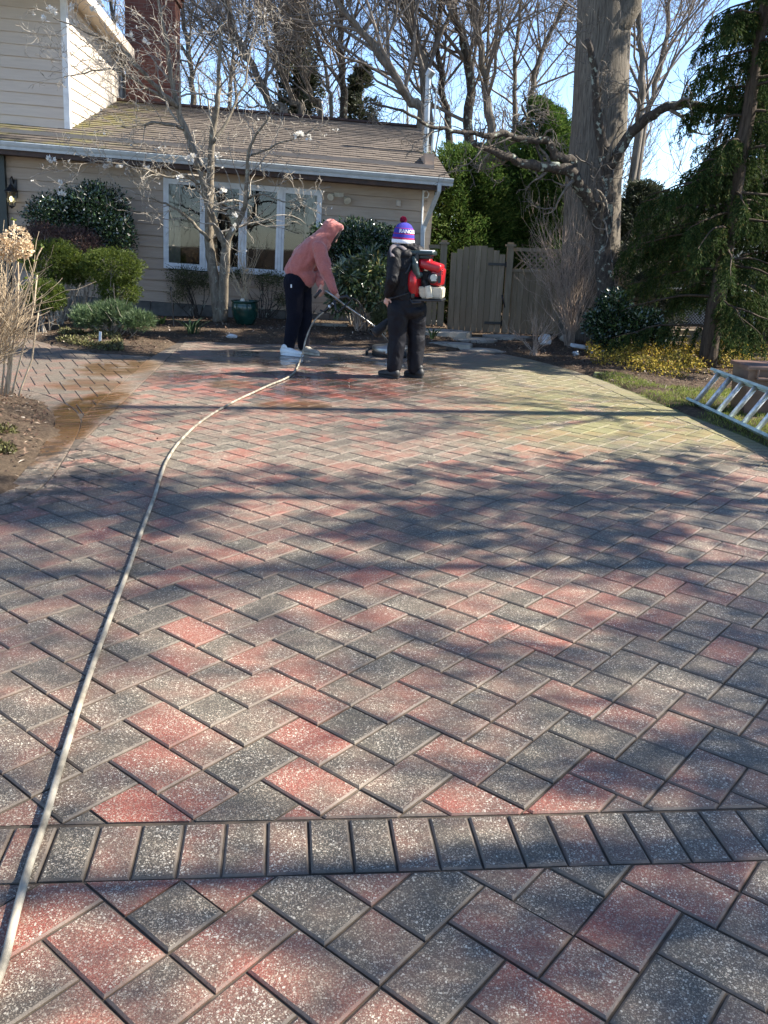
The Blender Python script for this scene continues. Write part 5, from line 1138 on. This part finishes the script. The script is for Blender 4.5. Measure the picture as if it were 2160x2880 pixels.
chain(h, J(893, 690), (.17, .2, .14), J(862, 722), (.185, .2, .15)); chain(h, J(862, 722), (.185, .2, .15), J(836, 760), (.165, .185, .12)); chain(h, J(836, 762), (.15, .18, .08), J(862, 778), (.12, .17, .11)); h.ell(J(868, 788), (.085, .16, .09))
h.ell(J(905, 680), (.13, .19, .12))
chain(h, J(896, 690, -.15), .1, J(916, 762, -.25), .082); chain(h, J(916, 762, -.25), .08, J(938, 812, -.3), .052); chain(h, J(937, 811, -.3), .054, J(940, 817, -.3), .048)
chain(h, J(905, 692, .12), .1, J(893, 765, .18), .075); chain(h, J(893, 765, .18), .075, J(902, 799, -.1), .05)
blob('hoodie', h, .012, 'hoodie', p1, 5, (.017, 6), 3)
h = MB(); R = Matrix.Rotation(rad(38), 3, 'Y')
h.ell(J(930, 645), (.12, .125, .13), None, 20, 14); chain(h, J(934, 640), (.1, .115, .1), J(957, 640), (.045, .09, .04)); chain(h, J(924, 658), (.12, .125, .11), J(914, 680), (.085, .12, .07)); chain(h, J(946, 648), (.055, .1, .05), J(922, 684), (.045, .09, .05)); chain(h, J(914, 662), (.11, .14, .11), J(898, 674), (.11, .17, .1))
blob('hood', h, .011, 'hoodie', p1, 4, (.009, 8), 5)
mb = MB(); mb.ell(J(944, 668), (.03, .08, .12), Matrix.Rotation(rad(35), 3, 'Y'), 16, 12); mb.build('hood_shade', M['dark'], p1, True)  # dark solid standing in for the shade inside the hood
h = MB(); h.ell(J(832, 785), (.155, .17, .14), None, 20, 14); h.ell(J(846, 795), (.13, .16, .12), None, 20, 14)
for x0_, kx, ax_, d0 in ((826, 829, 813, -.1), (848, 857, 853, .12)): chain(h, J(x0_, 795, d0), .135, J(kx, 885, d0), .105); chain(h, J(kx, 885, d0), .105, J(ax_, 972, d0), .078)
blob('trousers', h, .011, 'navy', p1, 5, (.01, 6), 7)
def shoe(parent, heel, toe, mat, sole, w=.045, h=.1, name='shoe'):
    d = (toe-heel); L = d.length; d.normalize(); m = MB(); R = Matrix.Rotation(math.atan2(d.y, d.x), 3, 'Z'); z = V((0, 0, 1))
    chain(m, heel+d*.04+z*.06, (.05, w*.9, .055), heel+d*L*.45+z*.055, (.06, w, .05), R, 6); chain(m, heel+d*L*.45+z*.05, (.055, w, .045), toe-d*.045+z*.04, (.045, w*.95, .032), R, 6); m.ell(heel+d*.06+z*h, (.05, w*.85, .04), R)
    o = blob(name, m, .007, mat, parent, 3)
    s = MB(); n = 20; ring = []
    for i in range(n): a = 2*math.pi*i/n; ring.append(heel+d*(L*.5+L*.51*math.cos(a))+V((-d.y, d.x, 0))*w*1.08*math.sin(a)*(1+.12*math.cos(a)))
    s.add([q+z*.004 for q in ring]+[q+z*.03 for q in ring], [tuple(range(n-1, -1, -1)), tuple(range(n, 2*n))]+[(i, (i+1) % n, n+(i+1) % n, n+i) for i in range(n)]); s.build('sole', sole, o); return o
gnd = lambda x, y: G(x, y, 0)
shoe(p1, gnd(790, 998), gnd(852, 1004), 'shoe_w', M['white'], .05, .11); shoe(p1, gnd(842, 992), gnd(897, 1001), 'shoe_g', M['cream'], .048, .1)
mb = MB(); mb.box(J(817, 800, -.245), J(821, 809, -.235)); mb.build('pocket_tag', M['white'], p1)
# ---- man with the backpack blower
p2 = empty('person', (0, 0, 0), 'person in black jacket and striped bobble hat standing with back turned', 'person')
Y = 10.15; J = lambda x, y, d=0: A(x, y, Y+d)
b = MB(); HC = J(1131, 668); head(b, HC, V((-.8, .6, -.1))); chain(b, J(1134, 682), .058, J(1138, 700), .062)
chain(b, J(1140, 712), (.12, .15, .08), J(1140, 840), (.12, .13, .1)); chain(b, J(1112, 718, -.15), .05, J(1103, 785, -.2), .042); chain(b, J(1103, 785, -.2), .042, J(1092, 832, -.1), .028)
chain(b, J(1150, 718, .17), .05, J(1125, 785, .28), .042); chain(b, J(1125, 785, .28), .04, J(1100, 838, .15), .028)
hand(b, J(1092, 832, -.1), J(1084, 856, -.07)-J(1092, 832, -.1), V((-.6, -.7, .2)), .8, -1); hand(b, J(1100, 838, .15), J(1092, 860, .13)-J(1100, 838, .15), V((-.6, .5, .2)), 1.0, 1)
for hx, kx, ax_, d0 in ((1122, 1117, 1108, -.06), (1166, 1172, 1167, .04)): chain(b, J(hx, 850, d0), .08, J(kx, 950, d0), .055); chain(b, J(kx, 950, d0), .055, J(ax_, 1040, d0), .04)
blob('body', b, .0065, 'skin', p2, 3)
h = MB(); h.ell(J(1139, 716), (.16, .2, .09), None, 20, 14); chain(h, J(1140, 735), (.17, .2, .12), J(1134, 800), (.185, .2, .12)); chain(h, J(1134, 800), (.185, .2, .12), J(1140, 838), (.18, .19, .07))
chain(h, J(1110, 720, -.14), .088, J(1104, 785, -.2), .078); chain(h, J(1104, 785, -.2), .078, J(1093, 824, -.12), .055); chain(h, J(1092, 824, -.11), .052, J(1091, 829, -.11), .046)
chain(h, J(1150, 720, .16), .088, J(1125, 785, .26), .075); chain(h, J(1125, 785, .26), .075, J(1103, 828, .16), .052)
blob('jacket', h, .011, 'jacket', p2, 4, (.009, 8), 11)
h = MB(); chain(h, J(1145, 690), (.09, .12, .05), J(1170, 704), (.1, .14, .055)); h.ell(J(1138, 697), (.1, .13, .055)); blob('hood', h, .009, 'jacket', p2, 3, (.01, 12), 2)
h = MB(); h.ell(J(1142, 850), (.2, .185, .12), None, 20, 14); h.ell(J(1146, 872), (.2, .18, .1), None, 20, 14)
for hx, kx, ax_, d0 in ((1120, 1117, 1109, -.06), (1169, 1171, 1166, .05)): chain(h, J(hx, 870, d0), .128, J(kx, 950, d0), .098); chain(h, J(kx, 950, d0), .104, J(ax_, 1032, d0), .09)
blob('trousers', h, .011, 'wpants', p2, 4, (.011, 6), 13)
shoe(p2, gnd(1120, 1066), gnd(1066, 1056), 'boot', M['rubber'], .055, .12, 'boot'); shoe(p2, gnd(1189, 1064), gnd(1138, 1056), 'boot', M['rubber'], .055, .12, 'boot')
# striped bobble hat with the knitted word
hc = J(1133.5, 681.5); hat = MB(); prof = [(.118, -.012), (.122, 0), (.121, .022), (.117, .027), (.116, .045), (.115, .047), (.113, .078), (.112, .08), (.109, .088), (.108, .09), (.102, .133), (.1, .136), (.095, .142), (.07, .178), (.035, .196), (0, .2)]
mi = [0, 0, 0, 0, 1, 0, 2, 1, 1, 2, 2, 1, 2, 2, 2]; mi[1] = 0
prof = [(r*1.07, z*1.07) for r, z in prof]; HR = Matrix.Rotation(rad(3), 4, 'Y'); hat.lathe(prof, hc, 32, HR.to_3x3(), [0, 0, 0, 1, 1, 2, 2, 1, 1, 2, 2, 1, 2, 2, 2]); ho = hat.build('bobble_hat', [M['knit_w'], M['knit_r'], M['knit_b']], p2, True)
rg = random.Random(1)
for nm_, mt_, cnt in (('pompom', 'knit_r', 800),):
    mb = MB(); pc = hc+V((-.005, 0, .24)); mb.ell(pc, (.029, .029, .026), None, 14, 10)
    for k in range(cnt): v = rv(rg); mb.leaf(pc+v*.024, (v+rv(rg)*.3).normalized(), .006, .018, rv(rg))
    mb.build(nm_, M[mt_], ho)
tc = bpy.data.curves.new('t', 'FONT'); tc.body = 'RANGERS   RANGERS   '; tc.size = .05; tc.extrude = .0015; tc.offset = .0012; tc.resolution_u = 3; to = bpy.data.objects.new('t', tc); COL.objects.link(to)
dg = bpy.context.evaluated_depsgraph_get(); tm = bpy.data.meshes.new_from_object(to.evaluated_get(dg)); bpy.data.objects.remove(to)
bm = bmesh.new(); bm.from_mesh(tm); bmesh.ops.subdivide_edges(bm, edges=[e for e in bm.edges if e.calc_length() > .012], cuts=2); bm.to_mesh(tm); bm.free()
xs = [v.co.x for v in tm.vertices]; Wt = .33*2
for v in tm.vertices:
    a = -math.pi/2-.5+(v.co.x/.105); z = (.094+v.co.y*1.0)*1.07; r = (.109-.006*(v.co.y/.04)+.001+v.co.z)*1.07; v.co = hc+HR.to_3x3() @ V((r*math.cos(a), r*math.sin(a), z))
tm.materials.clear(); tm.materials.append(M['knit_w']); to = bpy.data.objects.new('hat_lettering', tm); COL.objects.link(to); to.parent = ho
# ---- backpack blower
bl = empty('backpack_blower', (0, 0, 0), 'red and black backpack leaf blower worn by the standing person', 'leaf blower')
mb = MB(); mb.rbox(J(1166, 775, -.02), (.05, .34, .5), Matrix.Rotation(rad(4), 4, 'Y'), .02); mb.build('harness_plate', M['black'], bl)
RX = Matrix.Rotation(rad(90), 3, 'Y') ; RXc = (Matrix.Rotation(rad(-20), 3, 'Z') @ RX)
mb = MB(); mb.lathe([(.0, -.06), (.14, -.06), (.185, -.04), (.2, 0), (.185, .04), (.14, .06), (0, .07)], J(1172, 790, -.05), 30, RXc); mb.build('fan_housing', M['red'], bl, True)
mb = MB(); Rz = Matrix.Rotation(rad(-12), 4, 'Z')
mb.rbox(J(1214, 748, -.06), (.26, .27, .1), Rz @ Matrix.Rotation(rad(14), 4, 'Y'), .03, 3); mb.rbox(J(1232, 778, -.06), (.13, .26, .19), Rz @ Matrix.Rotation(rad(5), 4, 'Y'), .025, 3); mb.rbox(J(1196, 738, -.06), (.15, .2, .09), Rz, .03, 3)
mb.build('engine_cover', M['red'], bl, True)
mb = MB()
for i in range(3):
    for j in range(3): mb.box(J(1233+i*5, 757+j*6, -.2), J(1236+i*5, 760+j*6, -.195))
mb.box(J(1232, 775, -.2), J(1240, 796, -.195)); mb.build('cooling_vent', M['black'], bl)
mb = MB(); mb.rbox(J(1205, 785, -.02), (.2, .2, .17), Rz, .02); mb.tube([J(1190, 790, -.14), J(1198, 800, -.15), J(1193, 808, -.15)], .025, 8); mb.tube([J(1200, 770, -.15), J(1203, 800, -.15)], .008, 6); mb.build('engine_block', M['rubber'], bl)
mb = MB(); mb.rbox(J(1189, 712, -.05), (.29, .28, .055), Rz, .022, 3); mb.rbox(J(1189, 722, -.05), (.22, .22, .05), Rz, .02, 2); mb.build('air_filter_lid', M['grnblk'], bl, True)
mb = MB(); mb.rbox(J(1202, 706, -.1), (.15, .16, .02), Rz, .008, 2); mb.build('lid_label', M['quartz'], bl)
mb = MB(); mb.tube(cr_spline([J(1163, 724, -.16), J(1167, 740, -.19), J(1170, 765, -.19), J(1176, 776, -.18), J(1184, 770, -.16)]), [.03]*6+[.042]*12+[.036]*7, 14); mb.build('exhaust_duct', M['grnblk'], bl, True)
mb = MB(); RYc = Matrix.Rotation(rad(90), 3, 'X') @ Matrix.Rotation(0, 3, 'Z'); mb.lathe([(0, -.03), (.055, -.03), (.058, .0), (.05, .02), (0, .02)], J(1217, 783, -.2), 24, RYc); mb.build('recoil_starter', M['black'], bl, True)
mb = MB(); mb.lathe([(.02, 0), (.036, 0), (.036, .012), (.02, .012)], J(1219, 781, -.225), 24, RYc); mb.box(J(1212, 788, -.24), J(1228, 791, -.235)); mb.build('starter_ring', M['steel'], bl)
mb = MB(); c = J(1212, 820, -.08); a_ = .15; bt_ = .1
mb.add([Rz.to_3x3() @ V(q)+c for q in ((-.145, -.12, .055), (.15, -.12, .055), (.15, .12, .055), (-.145, .12, .055), (-.1, -.1, -.07), (.145, -.1, -.07), (.145, .1, -.07), (-.1, .1, -.07))], [(0, 1, 2, 3), (7, 6, 5, 4), (0, 4, 5, 1), (1, 5, 6, 2), (2, 6, 7, 3), (3, 7, 4, 0)]); mb.rbox(c+V((-.03, -.115, .0)), (.075, .04, .14), Rz @ Matrix.Rotation(rad(-12), 4, 'Y'), .012)
o = mb.build('fuel_tank', M['cream'], bl); bm = bmesh.new(); bm.from_mesh(o.data); bmesh.ops.bevel(bm, geom=[e for e in bm.edges if e.calc_length() > .1], offset=.014, segments=3, affect='EDGES'); bm.to_mesh(o.data); bm.free()
mb = MB(); mb.rbox(J(1202, 843, -.05), (.38, .3, .025), Rz @ Matrix.Rotation(rad(-2), 4, 'Y'), .008); mb.tube([J(1150, 838, -.16), J(1160, 852, -.17), J(1185, 850, -.17)], .015, 6); mb.build('base_frame', M['black'], bl)
mb = MB(); mb.tube(cr_spline([J(1168, 818, -.05), J(1150, 845, .2), J(1128, 880, .3), J(1100, 902, .26), J(1085, 914, .22), J(1052, 938, .16)]), [.06]*14+[.055]*8+[.06]*9, 16); mb.build('blower_tube', M['rubber'], bl, True)
for pts in ([J(1104, 722, -.24), J(1102, 698, -.16), J(1116, 690, -.12), J(1135, 699, -.14), J(1152, 715, -.14), J(1160, 730, -.14)],): mb = MB(); mb.tube(cr_spline(pts), .026, 8, squash=.4); mb.build('shoulder_strap', M['strap'], bl, True)
mb = MB(); mb.tube(cr_spline([J(1160, 728, -.16), J(1150, 755, -.19), J(1140, 770, -.2)]), .012, 6); mb.build('side_strap', M['black'], bl, True); mb = MB(); mb.tube(cr_spline([J(1155, 822, -.17), J(1130, 830, -.23), J(1104, 838, -.24), J(1094, 838, -.18)]), .013, 6, squash=.6); mb.build('waist_strap', M['black'], bl, True)

# ------------------------------------------------------------------ ladder and bin
A0 = G(1938, 1128, .05); A1 = G(2160, 1232, .05); ax = (A1-A0).normalized(); up = V((.23, .03, .33)); wv = up; nv = ax.cross(up).normalized()
if nv.y > 0: nv = -nv
nv = -nv*.04
ld = empty('extension_ladder', (0, 0, 0), 'aluminium extension ladder with pale green rails leaning on the brown bin', 'ladder'); LL = 3.4
for s_, o_ in enumerate((V((0, 0, 0)), nv)):
    for side, c in (('a', A0+o_), ('b', A0+wv+o_)):
        mb = MB(); w = wv.normalized(); q = nv.normalized(); sg = 1 if side == 'a' else -1
        P = []
        st = -.04 if s_ == 0 else .03
        for t in (st, LL):
            b0 = c+ax*t
            for (e, f) in ((0, -.036), (0, .036), (.026, .036), (.026, .028), (.006, .028), (.006, -.028), (.026, -.028), (.026, -.036)): P.append(b0+w*(e*sg)+q*(f*.8))
        n = 8; mb.add(P, [(i, (i+1) % n, n+(i+1) % n, n+i) for i in range(n)]+[tuple(range(n-1, -1, -1)), tuple(range(n, 2*n))]); mb.build('rail', M['rail'], ld)
    for k in range(12):
        t = .12+k*.272+(.0 if s_ == 0 else -.05); mb = MB(); mb.tube([A0+o_+ax*t+wv*.03, A0+o_+ax*t+wv*.97], .019, 10); mb.build('rung', M['alu'], ld, True)
bx = empty('storage_bin', (0, 0, 0), 'brown rectangular plastic bin behind the ladder at the right edge', 'bin')
c = G(2078, 1172); z1_ = A(2075, 1034, c.y).z; w_, d_ = .62, .42
def frus(mb, x0, x1, y0, y1, z0, z1, tp): mb.add([(x0+tp, y0+tp, z0), (x1-tp, y0+tp, z0), (x1-tp, y1-tp, z0), (x0+tp, y1-tp, z0), (x0, y0, z1), (x1, y0, z1), (x1, y1, z1), (x0, y1, z1)], [(3, 2, 1, 0), (4, 5, 6, 7), (0, 1, 5, 4), (1, 2, 6, 5), (2, 3, 7, 6), (3, 0, 4, 7)])
xb0 = A(2112, 1010, c.y).x+.0
mb = MB(); frus(mb, xb0, xb0+w_, c.y, c.y+d_, .0, z1_, .03); mb.build('bin_body', M['bin'], bx)
mb = MB(); mb.rbox((xb0+w_/2, c.y+d_/2, z1_), (w_+.05, d_+.05, .045), bev=.012); mb.build('bin_rim', M['bin'], bx)
mb = MB(); mb.rbox((xb0+.16, c.y-.02, z1_-.1), (.17, .05, .035), bev=.012); mb.rbox((xb0+.085, c.y-.012, z1_-.06), (.02, .04, .09), bev=.006); mb.rbox((xb0+.235, c.y-.012, z1_-.06), (.02, .04, .09), bev=.006); mb.build('bin_handle', M['bin'], bx)

# ------------------------------------------------------------------ unseen trees beside the driveway, added so that their shade falls on the paving
def shade_ever(seed, base, H, R, n, label, L=.22, z0=.06): return arbor(seed, base, H, R, label, n, 'evergreen_tree', 'arbor', 'unseen evergreens added for shade on the driveway', L)
shade_ever(201, (8.4, 5.9, 0), 10, 1.8, 3000, 'unseen evergreen added to shade the middle of the driveway')
t = Tree(205); out, rr = t.limb([V((9.6, 4.9, -.1)), V((9.5, 4.8, 3)), V((9.7, 4.9, 6)), V((9.6, 4.7, 11))], .08, .04, 9, .04); t.sprout(out, rr, 20, 2.4, 4, (4, 4, 4, 4), .4, .08, minr=.006); t.done('bare_tree', 'tall unseen bare tree added for shade, between the two nearest driveway trees', M['bark_far'], M['twig_far'])
t = Tree(203); out, rr = t.limb([V((9.0, 9.0, -.1)), V((9.05, 9.0, 3)), V((9.0, 8.9, 6)), V((8.9, 8.8, 10))], .17, .06, 9, .03); t.sprout(out, rr, 12, 2.2, 3, (3, 4, 4), .55, .15, minr=.006); t.done('bare_tree', 'unseen bare tree added beyond the ladder so its trunk shades a thin line of paving', M['bark_far'], M['twig_far'])
t = Tree(204); out, rr = t.limb([V((7.6, 2.6, -.1)), V((7.5, 2.7, 2)), V((7.7, 2.6, 4.5)), V((7.6, 2.4, 8))], .08, .04, 9, .04); t.sprout(out, rr, 10, 2.4, 4, (4, 4, 4, 4), .35, .08, minr=.006); t.done('bare_tree', 'unseen spreading bare tree added for shade on the near end of the driveway', M['bark_far'], M['twig_far'])
